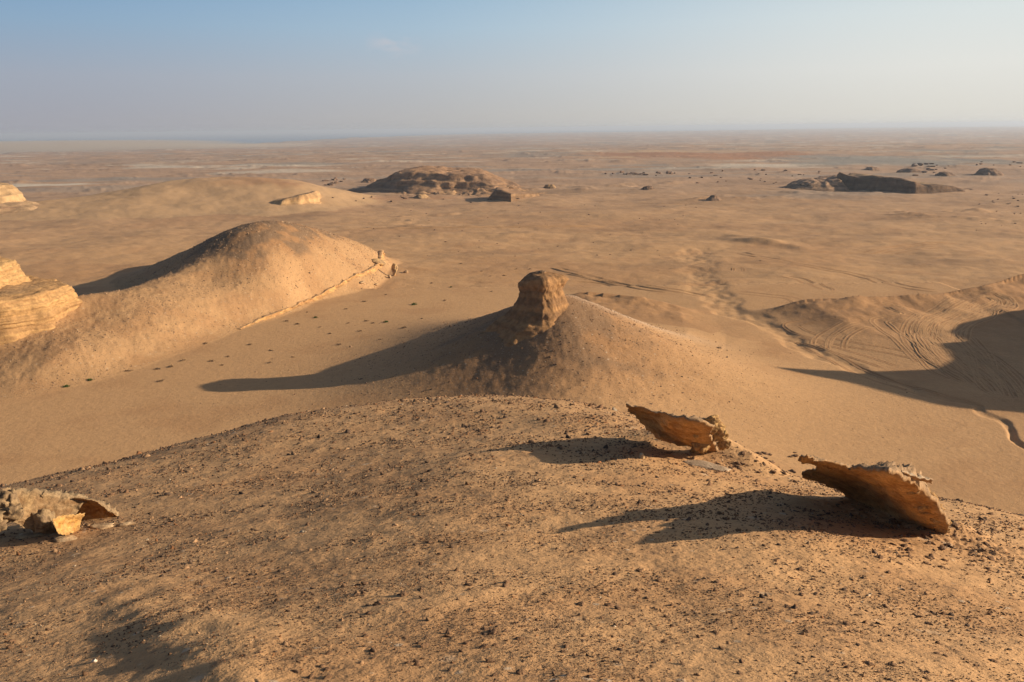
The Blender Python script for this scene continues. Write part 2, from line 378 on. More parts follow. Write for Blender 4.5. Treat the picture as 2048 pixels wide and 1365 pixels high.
def ground_material():
    k = NT('desert_sand'); at = k.n('ShaderNodeAttribute', attribute_name='col'); col = at.outputs['Color']; peb = at.outputs['Alpha']
    f1 = k.noise(1.7, 5, .6); f2 = k.noise(14, 4, .65); f3 = k.noise(70, 3, .6)
    v = k.math('ADD', k.math('MULTIPLY', f1, .16), k.math('ADD', k.math('MULTIPLY', f2, .22), k.math('MULTIPLY', f3, .30)))
    c = k.mix(1.0, col, k.n('ShaderNodeCombineColor', i_0=k.ramp(v, .2, .48, .72, 1.26), i_1=k.ramp(v, .2, .48, .72, 1.26), i_2=k.ramp(v, .2, .48, .72, 1.25)).outputs[0], 'MULTIPLY')
    # coloured grit: dark, grey and pale grains where the surface is stony
    vo = k.n('ShaderNodeTexVoronoi', i_Vector=k.pos, i_Scale=9.0, i_Randomness=1.0); vo2 = k.n('ShaderNodeTexVoronoi', i_Vector=k.pos, i_Scale=3.2, i_Randomness=1.0)
    for vv, th, st in ((vo, .34, .75), (vo2, .30, .6)):
        sep = k.n('ShaderNodeSeparateColor', i_0=vv.outputs['Color'])
        inside = k.ramp(vv.outputs['Distance'], th, th-.14)
        rare = k.ramp(sep.outputs[0], .50, .56)
        fac = k.math('MULTIPLY', k.math('MULTIPLY', inside, rare), k.math('MULTIPLY', peb, st))
        gc = k.mix(sep.outputs[1], (.085, .055, .038), (.25, .16, .10)); gc = k.mix(k.ramp(sep.outputs[2], .84, .87), gc, (.52, .44, .34))
        c = k.mix(fac, c, gc)
    n = k.bump(k.noise(2.6, 6, .65), .14, .40)
    n = k.bump(k.noise(17, 4, .7), .018, .8, n)
    n = k.bump(k.math('MULTIPLY', k.math('MULTIPLY', k.ramp(vo.outputs['Distance'], .5, .1), peb), 1.0), .010, .5, n)
    # wind ripples on smooth sand
    wv = k.n('ShaderNodeTexWave', i_Vector=k.scale(k.pos, (.35, 1.0, 0)), i_Scale=1.1, i_Distortion=14.0, i_Detail=3.0, i_0=k.scale(k.pos, (.35, 1.0, 0)))
    wv.inputs['Detail Scale'].default_value = 1.5
    n = k.bump(k.math('MULTIPLY', wv.outputs['Fac'], k.math('SUBTRACT', 1.0, peb)), .008, .35, n)
    return k.out(c, n)
MAT_G = ground_material()
def attr_mat(name, bumpd=.02, sc=14.0):
    k = NT(name); col = k.n('ShaderNodeAttribute', attribute_name='col').outputs['Color']
    f = k.noise(sc, 5, .65); c = k.mix(1.0, col, k.n('ShaderNodeCombineColor', i_0=k.ramp(f, .3, .7, .65, 1.3), i_1=k.ramp(f, .3, .7, .65, 1.3), i_2=k.ramp(f, .3, .7, .65, 1.3)).outputs[0], 'MULTIPLY')
    return k.out(c, k.bump(f, bumpd, .9))
MAT_STONE = attr_mat('stone', .015, 25)
MAT_ROCK = attr_mat('rock_face', .10, 2.2)
MAT_FAR = attr_mat('far_rock', .5, .35)

# ------------------------------------------------------------------ terrain mesh
SAND = np.array([.470, .286, .146]); SAND2 = np.array([.368, .205, .100]); DARK = np.array([.175, .115, .072])
PINK = np.array([.36, .245, .175]); PALE = np.array([.56, .50, .42]); GREYG = np.array([.24, .225, .205]); RED = np.array([.30, .155, .085])
def mixc(c, d, f): return c+(d-c)*np.clip(f, 0, 1)[..., None]
def ell(x, y, cx, cy, rx, ry, seed, soft=.5):
    wx = (x-cx)/rx+.45*n2(x/(rx*.5), y/(ry*.9), seed); wy = (y-cy)/ry+.45*n2(x/(rx*.4), y/(ry*.7), seed+1)
    return 1-ss(1-soft, 1+soft*.3, np.sqrt(wx*wx+wy*wy))
def albedo(x, y, z, reg):
    r = np.hypot(x, y); c = np.broadcast_to(SAND, x.shape+(3,)).copy(); peb = np.full(x.shape, .12)
    big = fbm(x/45, y/28, 4, 101); c = mixc(c, SAND2, ss(-.1, .7, big)*.55*ss(60, 140, r))
    med = fbm(x/9, y/7, 4, 105); c = mixc(c, SAND2, ss(.0, .8, med)*.45)
    c = mixc(c, PINK, ss(85, 420, r)*.85)
    # far flats: streaks of stone pavement, red gravel, salt
    st = fbm(x/190, y/60, 5, 111, .6); c = mixc(c, GREYG, ss(.15, .7, st)*ss(240, 500, r)*.75)
    st2 = fbm(x/90, y/26, 5, 117, .6); c = mixc(c, DARK, ss(.25, .8, st2)*ss(140, 320, r)*.38)
    st3 = fbm(x/150, y/40, 5, 123, .6); c = mixc(c, PALE, ss(.30, .75, st3)*ss(300, 600, r)*.6)
    st4 = fbm(x/30, y/16, 5, 127, .6); c = mixc(c, DARK, ss(.2, .8, st4)*ss(80, 160, r)*.32)
    for (px, py, rx, ry, colr, f, sd) in FARPATCH:
        P = WZ(px, py, -3.0); a = WZ(px-rx, py, -3.0)[0]; b = WZ(px, py-ry, -3.0)[1]
        c = mixc(c, colr, ell(x, y, P[0], P[1], abs(P[0]-a), abs(P[1]-b), sd)*f)
    # mound
    m1 = reg == 1
    pat = fbm(x/2.2, y/1.6, 4, 131); c1 = mixc(np.broadcast_to(SAND*1.06, c.shape), SAND2*1.06, ss(-.3, .6, pat)*.5)
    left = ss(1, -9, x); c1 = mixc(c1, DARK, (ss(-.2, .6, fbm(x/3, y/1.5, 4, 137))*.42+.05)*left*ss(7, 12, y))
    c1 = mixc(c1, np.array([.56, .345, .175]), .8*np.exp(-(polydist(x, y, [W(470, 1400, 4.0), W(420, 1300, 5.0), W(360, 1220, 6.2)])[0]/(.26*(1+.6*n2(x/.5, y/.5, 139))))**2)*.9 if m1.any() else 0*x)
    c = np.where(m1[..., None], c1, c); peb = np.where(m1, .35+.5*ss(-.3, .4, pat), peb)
    # cone: darker stony skirt round the butte, pale on the back ridge
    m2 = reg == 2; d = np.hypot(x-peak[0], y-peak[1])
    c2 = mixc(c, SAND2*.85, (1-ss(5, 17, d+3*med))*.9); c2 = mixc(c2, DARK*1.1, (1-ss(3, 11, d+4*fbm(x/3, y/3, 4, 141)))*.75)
    dr, tr, _ = polydist(x, y, CRG)
    c2 = mixc(c2, np.array([.47, .40, .34]), np.exp(-((dr)/1.8)**2)*.45*(1-ss(.3, 1, tr)))
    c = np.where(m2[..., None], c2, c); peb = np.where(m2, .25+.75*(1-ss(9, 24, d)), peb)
    # dome hill
    m3 = reg == 3; hh = ss(4.6, 7.4, z+1.2*fbm(x/6, y/6, 4, 151)); c3 = mixc(np.broadcast_to(SAND*.86, c.shape), SAND2*.8, hh*.9)
    c3 = mixc(c3, SAND2*.9, ss(-.2, .5, fbm(x/5, y/5, 4, 155))*.5)
    c3 = mixc(c3, DARK, ss(.3, .9, hh)*ss(-.45, .2, fbm(x/3, y/3, 4, 157))*.9)
    c = np.where(m3[..., None], c3, c); peb = np.where(m3, .85, peb)
    m4 = reg == 4; c = np.where(m4[..., None], mixc(mixc(np.broadcast_to(SAND*.95, c.shape), np.array([.43, .295, .18]), .6+0*x), RED, .9*ss(5.2, 7.2, z+1.1*fbm(x/12, y/9, 4, 161))*ss(-110, -60, x)*(1-ss(-50, -38, x))*.8), c)
    m5 = reg == 5; c = np.where(m5[..., None], SAND2, c); peb = np.where(m5, .6, peb)
    # terrace ground is browner
    tz = (x > 8)*(reg == 0)*ss(.3, 1.4, z)*(1-ss(105, 125, y)); c = mixc(c, SAND2*.92, tz*.7)
    return c, peb
FARPATCH = [(560, 352, 150, 4, PALE, .6, 201), (100, 381, 110, 3, PALE, .9, 203), (470, 343, 60, 3, PALE, .6, 205), (1420, 312, 290, 9, RED*1.15, .95, 207), (1350, 303, 200, 4, np.array([.45, .31, .19]), .8, 209),
            (1560, 337, 200, 4, PALE, .75, 211), (1760, 323, 190, 13, GREYG, .95, 213), (1660, 334, 110, 6, GREYG, .9, 215), (1300, 338, 80, 5, GREYG, .6, 217), (1640, 408, 200, 10, GREYG, .4, 219),
            (1230, 318, 60, 3, np.array([.5, .36, .22]), .6, 221), (1960, 325, 60, 7, GREYG*.8, .8, 225), (1900, 300, 110, 5, GREYG*.8, .7, 227), (1100, 285, 300, 6, np.array([.31, .22, .17]), .5, 229),
            (300, 320, 200, 8, np.array([.30, .215, .16]), .6, 231), (780, 415, 140, 6, RED*1.2, .4, 233), (1500, 420, 260, 10, np.array([.33, .20, .11]), .5, 235), (280, 400, 160, 20, np.array([.33, .25, .19]), .5, 237)]
def terrain():
    da = .00126/DETAIL
    az = [-math.pi]
    fine = np.arange(-.655, .655, da)
    az = np.concatenate([np.linspace(-math.pi, -.66, 60)[:-1], fine, np.arange(.6575, 1.12, .0045), np.linspace(1.125, math.pi, 50)])
    segs = [(.4, 3.0, .03), (3.0, 30, .0042), (30, 150, .0036), (150, 330, .0042), (330, 1500, .012), (1500, 12000, .03), (12000, 60000, .15)]
    rr = []
    for a, b, s in segs:
        n = max(2, int(math.log(b/a)/(s/DETAIL))); rr.append(np.exp(np.linspace(math.log(a), math.log(b), n, endpoint=False)))
    rr = np.concatenate(rr); A, Rr = np.meshgrid(az, rr)
    X = Rr*np.sin(A); Y = Rr*np.cos(A)
    H = np.empty_like(X); G = np.empty(X.shape, np.int8); CC = np.empty(X.shape+(3,), np.float32); PB = np.empty(X.shape, np.float32)
    for i in range(0, len(rr), 120):
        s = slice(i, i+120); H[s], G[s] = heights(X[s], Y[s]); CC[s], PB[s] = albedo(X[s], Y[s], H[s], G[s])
    # the coast: land drops away to the sea beyond a distance that grows to the right
    ca = np.array([math.atan2(p[0], p[1]) for p in COAST]); cr = np.array([math.hypot(p[0], p[1]) for p in COAST])
    lim = np.interp(A, ca, cr)*(1+.06*n2(A*40, 0*A, 301)); drop = ss(1.0, 1.15, Rr/lim); H = H*(1-drop)+(-60)*drop
    nr, na = X.shape; idx = np.arange(nr*na).reshape(nr, na)
    V = np.stack([X.ravel(), Y.ravel(), H.ravel()], 1); col = np.concatenate([CC.reshape(-1, 3), PB.reshape(-1, 1)], 1)
    q = np.stack([idx[:-1, :-1], idx[:-1, 1:], idx[1:, 1:], idx[1:, :-1]], -1)[:, :, ::-1].reshape(-1, 4); fr = G[:-1, :-1].ravel()
    names = {0: 'ground', 1: 'foreground_hill', 2: 'cone_hill', 3: 'whaleback_hill', 4: 'far_dune_hill', 5: 'side_hill'}
    for k, nm in names.items():
        qq = q[fr == k]
        if k == 1:                        # close the small hole under the viewer
            pass
        if not len(qq): continue
        u, inv = np.unique(qq, return_inverse=True)
        link(nm, mesh(nm, V[u], inv.reshape(-1, 4), col=col[u]), MAT_G, kind='structure')
COAST = [(-9000, 600)]+[WZ(a, b, -18) for a, b in [(-200, 322), (0, 313), (130, 305), (250, 299), (400, 293), (500, 289), (650, 279), (800, 273), (950, 269), (1100, 267), (1350, 263.5), (1700, 258), (2048, 254.5), (2200, 252)]]
import time as _t; _t0 = _t.time()
terrain(); print('terrain', _t.time()-_t0)

km = NT('sea_water'); km.b.inputs['Roughness'].default_value = .25
km.b.inputs['Specular IOR Level'].default_value = .5
MAT_SEA = km.out(km.mix(0.0, (.03, .06, .085), (.03, .06, .085)), km.bump(km.noise(.05, 3), .4, .3))
_s = 60000
link('sea', mesh('sea', [(-_s, -_s, -24), (_s, -_s, -24), (_s, _s, -24), (-_s, _s, -24)], [(0, 1, 2, 3)]), MAT_SEA, kind='structure')

# ------------------------------------------------------------------ rocks and slabs
def ico(sub):
    bm = bmesh.new(); bmesh.ops.create_icosphere(bm, subdivisions=sub, radius=1)
    V = np.array([v.co[:] for v in bm.verts]); T = np.array([[v.index for v in f.verts] for f in bm.faces]); bm.free(); return V, T
ICO = {k: ico(k) for k in (1, 2, 3, 4, 5)}
def lump(sub, dims, seed, amp=.35, freq=1.3, cuts=5, flat=0.0, cola=(.36, .25, .16), colb=(.22, .15, .10)):
    V, T = ICO[sub]; V = V.copy(); rs = np.random.RandomState(seed)
    V = V*(1+amp*fb3(V*freq, 4, seed))[:, None]
    for i in range(cuts):                 # planar breaks
        n = rs.normal(size=3); n /= np.linalg.norm(n); d = rs.uniform(.45, .8); e = V@n-d; m = e > 0; V[m] -= n*(e[m]*.85)[:, None]
    V = V*np.array(dims); t = ss(-.4, .5, fb3(V/max(dims)*2.5, 3, seed+3))[:, None]
    return V, T, np.array(cola)*(1-t)+np.array(colb)*t
def smoothline(P, n):
    P = np.array(P, float); k = len(P)
    t = np.concatenate([[0], np.cumsum(np.linalg.norm(np.diff(P, axis=0), axis=1))]); t /= t[-1]; u = np.linspace(0, 1, n)
    return np.stack([np.interp(u, t, P[:, i]) for i in range(P.shape[1])], 1)
def plate(L, Rr, Tp, Bt, nu, nv, away, thick, bulge=0.0, rag=.01, seed=0, cin=(.42, .23, .09), cout=(.36, .28, .20)):
    """closed curved plate between four 3-D boundary curves; 'away' is the direction of its thickness"""
    L = smoothline(L, nv); Rr = smoothline(Rr, nv); Tp = smoothline(Tp, nu); Bt = smoothline(Bt, nu)
    u = np.linspace(0, 1, nu)[:, None, None]; v = np.linspace(0, 1, nv)[None, :, None]
    P = (1-v)*Tp[:, None]+v*Bt[:, None]+(1-u)*L[None]+u*Rr[None]-((1-u)*(1-v)*Tp[0]+u*(1-v)*Tp[-1]+(1-u)*v*Bt[0]+u*v*Bt[-1])
    away = np.array(away, float); away /= np.linalg.norm(away)
    U, Vv = u[..., 0]+0*v[..., 0], v[..., 0]+0*u[..., 0]
    size = np.linalg.norm(Tp[-1]-Tp[0]); q = P.reshape(-1, 3)
    shp = P.shape[:2]
    rg = np.stack([fb3(q*9/size*1.5+k*5, 3, seed+k) for k in range(3)], 1).reshape(P.shape)
    edge_ = np.minimum(np.minimum(U, 1-U)*nu/4, np.minimum(Vv, 1-Vv)*nv/4); ef = np.exp(-edge_**2)[..., None]
    F = P+rg*rag*(.3+ef)
    w_ = bulge*(np.sin(np.pi*Vv)*np.sin(np.pi*(.1+.8*U)))
    st = fb3(np.stack([U.ravel()*4+Vv.ravel()*1.5, Vv.ravel()*6, 0*U.ravel()], 1), 5, seed+9).reshape(shp)
    lum = fb3(q*5/size*1.6, 4, seed+11).reshape(shp)
    F = F+away*(w_+.012*size*st*.35+.02*size*lum)[..., None]
    tp = np.sqrt(ss(0, .42, np.minimum(np.minimum(U*1.6, (1-U)*2.5), np.minimum(Vv, 1-Vv))))
    th = thick(U, Vv)*(.22+.95*tp)*(1+(.15+.5*tp)*fb3(q*12/size, 5, seed+5).reshape(shp))
    B = F+away*np.maximum(th, .012)[..., None]+.007*size*np.stack([fb3(q*24/size, 3, seed+21+k) for k in range(3)], 1).reshape(P.shape)
    n = nu*nv; idx = np.arange(n).reshape(nu, nv)
    q1 = np.stack([idx[:-1, :-1], idx[:-1, 1:], idx[1:, 1:], idx[1:, :-1]], -1).reshape(-1, 4); q2 = q1[:, ::-1]+n
    loop = np.concatenate([idx[:, 0], idx[-1, 1:], idx[-2::-1, -1], idx[0, -2:0:-1]]); l2 = np.roll(loop, -1)
    rim_ = np.stack([loop, l2, l2+n, loop+n], 1)
    # an extra ring between front and back keeps the broken edge rough
    stn = ss(-.5, .6, st+.6*lum)[..., None]; ci = np.array(cin)*(1-stn)+np.array(cin)*np.array([.66, .58, .52])*stn
    ls = ss(.1, .7, fb3(q*7/size, 3, seed+40).reshape(shp))[..., None]; ci = ci*(1-.35*ls)+np.array([.5, .34, .17])*.35*ls
    ci = ci*(1-.75*ef*.8)+np.array(cout)*.75*.8*ef
    co = np.array(cout)*(1+.45*fb3(q*20/size, 4, seed+30).reshape(shp))[..., None]
    return np.concatenate([F.reshape(-1, 3), B.reshape(-1, 3)]), np.concatenate([q1, q2, rim_]), np.clip(np.concatenate([ci.reshape(-1, 3), co.reshape(-1, 3)]), .03, .7)
def onplane(A, B, Cc):
    n = np.cross(B-A, Cc-A); n /= np.linalg.norm(n); o = np.array([0, 0, CAMZ])
    def f(px, py): d = ray(px, py); return o+d*(((A-o)@n)/(d@n))
    return f, (n if n[0] > 0 else -n)
def depthsurf(pairs):                    # smooth sheet through photo points whose place in space is known
    o = np.array([0, 0, CAMZ]); T = TPS([(px/100, py/100, np.linalg.norm(P-o)) for px, py, P in pairs], .004)
    def f(px, py): d = ray(px, py); return o+d/np.linalg.norm(d)*float(T(px/100, py/100))
    a, b, c = pairs[0][2], pairs[-1][2], pairs[-2][2]; n = np.cross(b-a, c-a); n /= np.linalg.norm(n)
    return f, (n if n[0] > 0 else -n)
def sunpoint(px, py, Q):                 # point on the photo ray whose shadow falls on Q
    d = ray(px, py); d = d/np.linalg.norm(d); o = np.array([0, 0, CAMZ])
    A = np.array([[d@d, -d@SUN], [d@SUN, -SUN@SUN]]); a, b = np.linalg.solve(A, [(Q-o)@d, (Q-o)@SUN]); return o+a*d
def put(name, V, F, col, mat, origin=None, **k):
    V = np.asarray(V); o = V.mean(0) if origin is None else np.asarray(origin, float)
    q = F if F.shape[1] == 4 else None; t = F if F.shape[1] == 3 else None
    par = k.get('parent'); base = np.array(par.location) if par is not None else 0
    sm = k.pop('smooth', False)
    return link(name, mesh(name, V-o, q, t, col=col, smooth=sm), mat, loc=tuple(o-base), **k)

# --- slab with the forked tip (right)
A = hit(1885, 1064)+[0, 0, -.04]; B = hit(1690, 994)+[0, 0, -.03]; T = sunpoint(1600, 917, hit(1235, 1050))
SP = lambda a, b, c, d: (a, b, sunpoint(a, b, hit(c, d)))
f2, nrm2 = depthsurf([(1885, 1064, A), (1843, 1056, hit(1843, 1056)+[0, 0, -.03]), (1794, 1039, hit(1794, 1039)+[0, 0, -.03]), (1740, 1016, hit(1740, 1016)+[0, 0, -.03]), (1690, 994, B), SP(1603, 948, 1490, 990), SP(1646, 970, 1590, 989), SP(1862, 974, 1612, 1072), SP(1775, 946, 1410, 1092), (1600, 917, T)])
sl2 = thing('tilted_rock_slab', tuple(A), 'orange-brown rock slab with a forked left tip, larger and nearer of the two tilted slabs', 'rock slab')
def P2(L): return [f2(*p) for p in L]
V, F, cl_ = plate(P2([(1597, 919), (1604, 925), (1619, 926), (1633, 931), (1632, 939), (1618, 941), (1603, 945)]),
                  P2([(1826, 967), (1845, 983), (1872, 1005), (1884, 1026), (1898, 1050), (1892, 1072)]),
                  P2([(1597, 919), (1602, 914), (1614, 912), (1630, 919), (1648, 922), (1687, 932), (1700, 938), (1716, 936), (1735, 942), (1750, 941), (1775, 945), (1802, 955), (1826, 967)]),
                  P2([(1603, 945), (1606, 957), (1624, 962), (1646, 968), (1671, 980), (1685, 987), (1694, 999), (1726, 1012), (1765, 1027), (1794, 1040), (1843, 1060), (1870, 1072), (1892, 1072)]),
                  150, 56, nrm2, lambda u, v: .05+.14*ss(.15, 1, u)+.04*u*(1-v), bulge=-.02, rag=.008, seed=401, cout=(.30, .20, .12), cin=(.50, .285, .115))
put('slab_body', V, F, cl_, MAT_STONE, parent=sl2)
V, F, cl_ = plate(P2([(1800, 954), (1806, 960)]), P2([(1862, 972), (1862, 978)]), P2([(1800, 953), (1823, 962), (1845, 968), (1862, 972)]), P2([(1806, 962), (1828, 972), (1846, 975), (1862, 978)]), 26, 8, nrm2, lambda u, v: .03+0*u, rag=.01, seed=411)
put('shard', V+nrm2*.06, F, cl_, MAT_STONE, parent=sl2)
for i, (px, py, rr_) in enumerate([(1842, 997, .10), (1853, 1010, .10), (1862, 1024, .09), (1870, 1038, .09), (1878, 1050, .08), (1884, 1062, .07), (1828, 984, .08), (1856, 1000, .06)]):
    V, T_, cc_ = lump(4, (rr_*1.5, rr_, rr_*.9), 420+i, .5, 2.2, 4, cola=(.36, .22, .10), colb=(.24, .14, .065))
    put('crust', V+f2(px, py)+nrm2*.03, T_, cc_, MAT_STONE, parent=sl2)

# --- slab with the single pointed tip (left, farther)
A1 = hit(1435, 905)+[0, 0, -.03]; B1 = hit(1322, 884)+[0, 0, -.03]; T1 = sunpoint(1255, 811, hit(970, 903))
f1, nrm1 = depthsurf([(1435, 905, A1), (1320, 884, B1), SP(1282, 850, 1205, 872), SP(1428, 856, 1235, 925), SP(1377, 840, 1140, 928), (1255, 811, T1)])
sl1 = thing('tilted_rock_slab', tuple(A1), 'thin tilted rock slab with one sharp point at its left, farther of the two slabs', 'rock slab')
def P1(L): return [f1(*p) for p in L]
V, F, cl_ = plate(P1([(1251, 810), (1257, 816), (1256, 824), (1262, 829)]), P1([(1428, 856), (1418, 868), (1426, 884), (1434, 905)]),
                  P1([(1251, 810), (1262, 811), (1289, 817), (1310, 824), (1330, 829), (1352, 834), (1377, 839), (1401, 845), (1428, 856)]),
                  P1([(1262, 829), (1268, 828), (1275, 838), (1282, 848), (1290, 853), (1295, 862), (1303, 868), (1318, 882), (1345, 890), (1372, 896), (1400, 906), (1434, 908)]),
                  120, 46, nrm1, lambda u, v: .05+.16*ss(.2, 1, u), bulge=-.01, rag=.010, seed=431, cout=(.30, .20, .12), cin=(.52, .30, .12))
put('slab_body', V, F, cl_, MAT_STONE, parent=sl1)
for i, (px, py, rr_, st_) in enumerate([(1392, 872, .13, .1), (1408, 888, .15, .0), (1425, 868, .12, .15), (1436, 884, .12, .1), (1446, 896, .11, .1), (1415, 856, .10, .15), (1398, 900, .12, 0), (1380, 856, .08, .05)]):
    V, T_, cc_ = lump(4, (rr_*1.3, rr_, rr_*1.0), 440+i, .55, 2.0, 4, cola=(.42, .27, .12), colb=(.27, .155, .07))
    put('crust', V+f1(px, py)+nrm1*st_, T_, cc_, MAT_STONE, parent=sl1)

# --- broken hollow rock at the left edge
def Q(*L): return [W(*p) for p in L]
hr = thing('hollow_rock', tuple(hit(90, 1066)), 'broken hollow rock shell with a dark orange cavity at the left edge of the foreground', 'rock')
bY = hit(90, 1066)[1]; k = bY-11.6
V, F, cl_ = plate(Q((-60, 985, 11.2+k), (-70, 1030, 11.1+k), (-60, 1085, 10.9+k)), Q((176, 1000, 12.0+k), (160, 1016, 11.9+k), (148, 1030, 11.8+k), (146, 1072, 11.7+k)),
                  Q((-60, 985, 11.2+k), (0, 991, 11.3+k), (28, 984, 11.45+k), (75, 986, 11.6+k), (120, 992, 11.8+k), (176, 1000, 12.0+k)),
                  Q((-60, 1085, 10.9+k), (0, 1058, 11.1+k), (24, 1042, 11.2+k), (48, 1056, 11.3+k), (75, 1068, 11.4+k), (110, 1074, 11.5+k), (146, 1074, 11.7+k)),
                  110, 50, (-.2, 1, .25), lambda u, v: .26+.10*u, bulge=-.10, rag=.03, seed=451, cin=(.27, .18, .10), cout=(.25, .18, .11))
put('shell', V, F, cl_, MAT_STONE, parent=hr)
V, F, cl_ = plate(Q((148, 996, 11.85+k), (140, 1015, 12.1+k), (146, 1050, 12.15+k)), Q((228, 1030, 12.3+k), (236, 1038, 12.35+k), (232, 1044, 12.35+k)),
                  Q((148, 996, 11.85+k), (172, 999, 11.9+k), (193, 1004, 11.95+k), (207, 1014, 12.05+k), (214, 1022, 12.1+k), (228, 1030, 12.3+k)),
                  Q((146, 1050, 12.15+k), (170, 1050, 12.2+k), (200, 1050, 12.3+k), (232, 1046, 12.35+k)), 70, 34, (.4, 1, .5), lambda u, v: .06+0*u, bulge=.08, rag=.008, seed=461, cin=(.44, .22, .075), cout=(.22, .155, .095))
put('roof', V, F, cl_, MAT_STONE, parent=hr)
V, F, cl_ = plate(Q((104, 1038, 11.0+k), (108, 1052, 11.0+k), (118, 1068, 11.0+k)), Q((170, 1027, 11.6+k), (163, 1042, 11.6+k), (157, 1066, 11.6+k)),
                  Q((104, 1038, 11.0+k), (125, 1031, 11.2+k), (150, 1030, 11.4+k), (170, 1027, 11.6+k)), Q((118, 1068, 11.0+k), (135, 1072, 11.3+k), (157, 1066, 11.6+k)), 40, 26, (-.6, .6, .1),
                  lambda u, v: .05+0*u, rag=.014, seed=471, cin=(.52, .30, .10), cout=(.4, .26, .12))
put('broken_wall', V, F, cl_, MAT_STONE, parent=hr)

for i, (px, py, yy, rr_) in enumerate([(15, 1003, 11.3, .20), (60, 1006, 11.6, .17), (110, 1012, 11.8, .16), (30, 1030, 11.15, .16), (85, 1040, 11.4, .17), (128, 1050, 11.6, .13), (-30, 1040, 11.0, .22)]):
    V, T__, cc_ = lump(4, (rr_*1.4, rr_, rr_*.95), 480+i, .5, 2.0, 5, cola=(.30, .21, .12), colb=(.19, .13, .08)); put('crust', V+W(px, py, yy+k+.08), T__, cc_, MAT_STONE, parent=hr)
# --- lofted rocks: outline swept through a profile
def loft(outline, prof, N=120, Mr=40, seed=0, amp=.3, freq=.5, strata=.15, sfreq=2.0, cf=None, cap=6, topamp=.1, ctr=None, close=True):
    O = smoothline(list(outline)+[outline[0]], N+1)[:-1]; c = O.mean(0) if ctr is None else np.array(ctr)
    prof = smoothline(prof, Mr); rm = np.linalg.norm(O-c, axis=1).mean()
    rings = []
    for ins, z in prof: rings.append(np.concatenate([c+(O-c)*(1-ins/rm), np.full((N, 1), z)], 1))
    zt = prof[-1, 1]; last = rings[-1]
    for j in range(1, cap+1):
        s_ = 1-j/cap*.98; r_ = last.copy(); r_[:, :2] = c+(last[:, :2]-c)*s_; rings.append(r_)
    V = np.concatenate(rings); n = len(rings); out_ = V[:, :2]-c; out_ /= np.linalg.norm(out_, axis=1)[:, None]+1e-6
    ncap = np.repeat((np.arange(n) >= Mr), N)
    d = amp*fb3(V*freq*np.array([1, 1, .5]), 5, seed)+strata*fb3(np.stack([V[:, 0]*freq*.2, V[:, 1]*freq*.2, V[:, 2]*sfreq], 1), 3, seed+5)
    V[:, :2] += out_*(d*np.where(ncap, .3, 1))[:, None]; V[:, 2] += np.where(ncap, topamp*fb3(V*freq, 4, seed+8), topamp*.5*fb3(V*freq*1.5, 3, seed+9))
    idx = np.arange(n*N).reshape(n, N); i2 = np.roll(idx, -1, 1)
    F = np.stack([idx[:-1], i2[:-1], i2[1:], idx[1:]], -1).reshape(-1, 4)
    col = cf(V, ncap) if cf else np.full((len(V), 3), .3)
    return V, F, np.clip(col, .03, .7)
def strata_col(base, dark, top, zs, seed, sf=2.2):
    def f(V, cap):
        t = ss(-.35, .45, fb3(np.stack([V[:, 0]*.05, V[:, 1]*.05, V[:, 2]*sf], 1), 3, seed))[:, None]; m = ss(-.3, .6, fb3(V*zs, 4, seed+2))[:, None]
        c = np.array(base)*(1-t)+np.array(dark)*t; c = c*(1-.35*m)+np.array(dark)*.35*m
        return np.where(cap[:, None], np.array(top)*(1+.2*fb3(V*zs*2, 3, seed+4))[:, None], c)
    return f
# the butte in the middle
bc = W(1084, 655, 65.8); zb = bc[2]-1.3
def diamond(cx, cy, rx, ry, p=1.55, n=48, rot=.12):
    a = np.linspace(0, 2*math.pi, n, endpoint=False)+rot; r = (np.abs(np.cos(a))**p+np.abs(np.sin(a))**p)**(-1/p)
    return [(cx+rx*q*math.cos(b), cy+ry*q*math.sin(b)) for q, b in zip(r, a)]
zt = W(1090, 550, 65.0)[2]
V, F, cl_ = loft(diamond(bc[0], bc[1], 2.95, 2.9, 1.35), [(-2.0, zb), (-1.2, zb+.9), (-.5, zb+1.7), (.05, zb+2.4), (.5, zb+3.1), (.85, zb+3.8), (1.05, zb+4.5), (.95, zt-.75), (.95, zt-.4), (1.15, zt-.15), (1.6, zt-.02), (2.1, zt+.05)],
                 N=190, Mr=90, seed=501, amp=.30, freq=.55, strata=.10, sfreq=1.8, topamp=.22, cf=strata_col((.32, .18, .082), (.21, .12, .06), (.17, .115, .075), 1.3, 505, 1.8), cap=12)
h_ = (V[:, 2]-zb)/(zt-zb); V[:, 2] -= .40*ss(-.4, -2.0, V[:, 0]-bc[0])*ss(.55, 1, h_); V[:, 0] -= .75*ss(0, -1.5, V[:, 0]-bc[0])*(1-ss(.1, .6, h_)); dd = fb3(V*2.2, 5, 509); V[:, 0] += .06*dd; V[:, 1] += .06*fb3(V*2.2, 5, 513)
V[:, 0] += .30*np.exp(-((h_-.93)/.08)**2)*ss(bc[0], bc[0]+2, V[:, 0])
put('rock_butte', V, F, cl_, MAT_ROCK, smooth=True, label='weathered flat-topped rock butte standing on the cone-shaped hill', cat='rock')

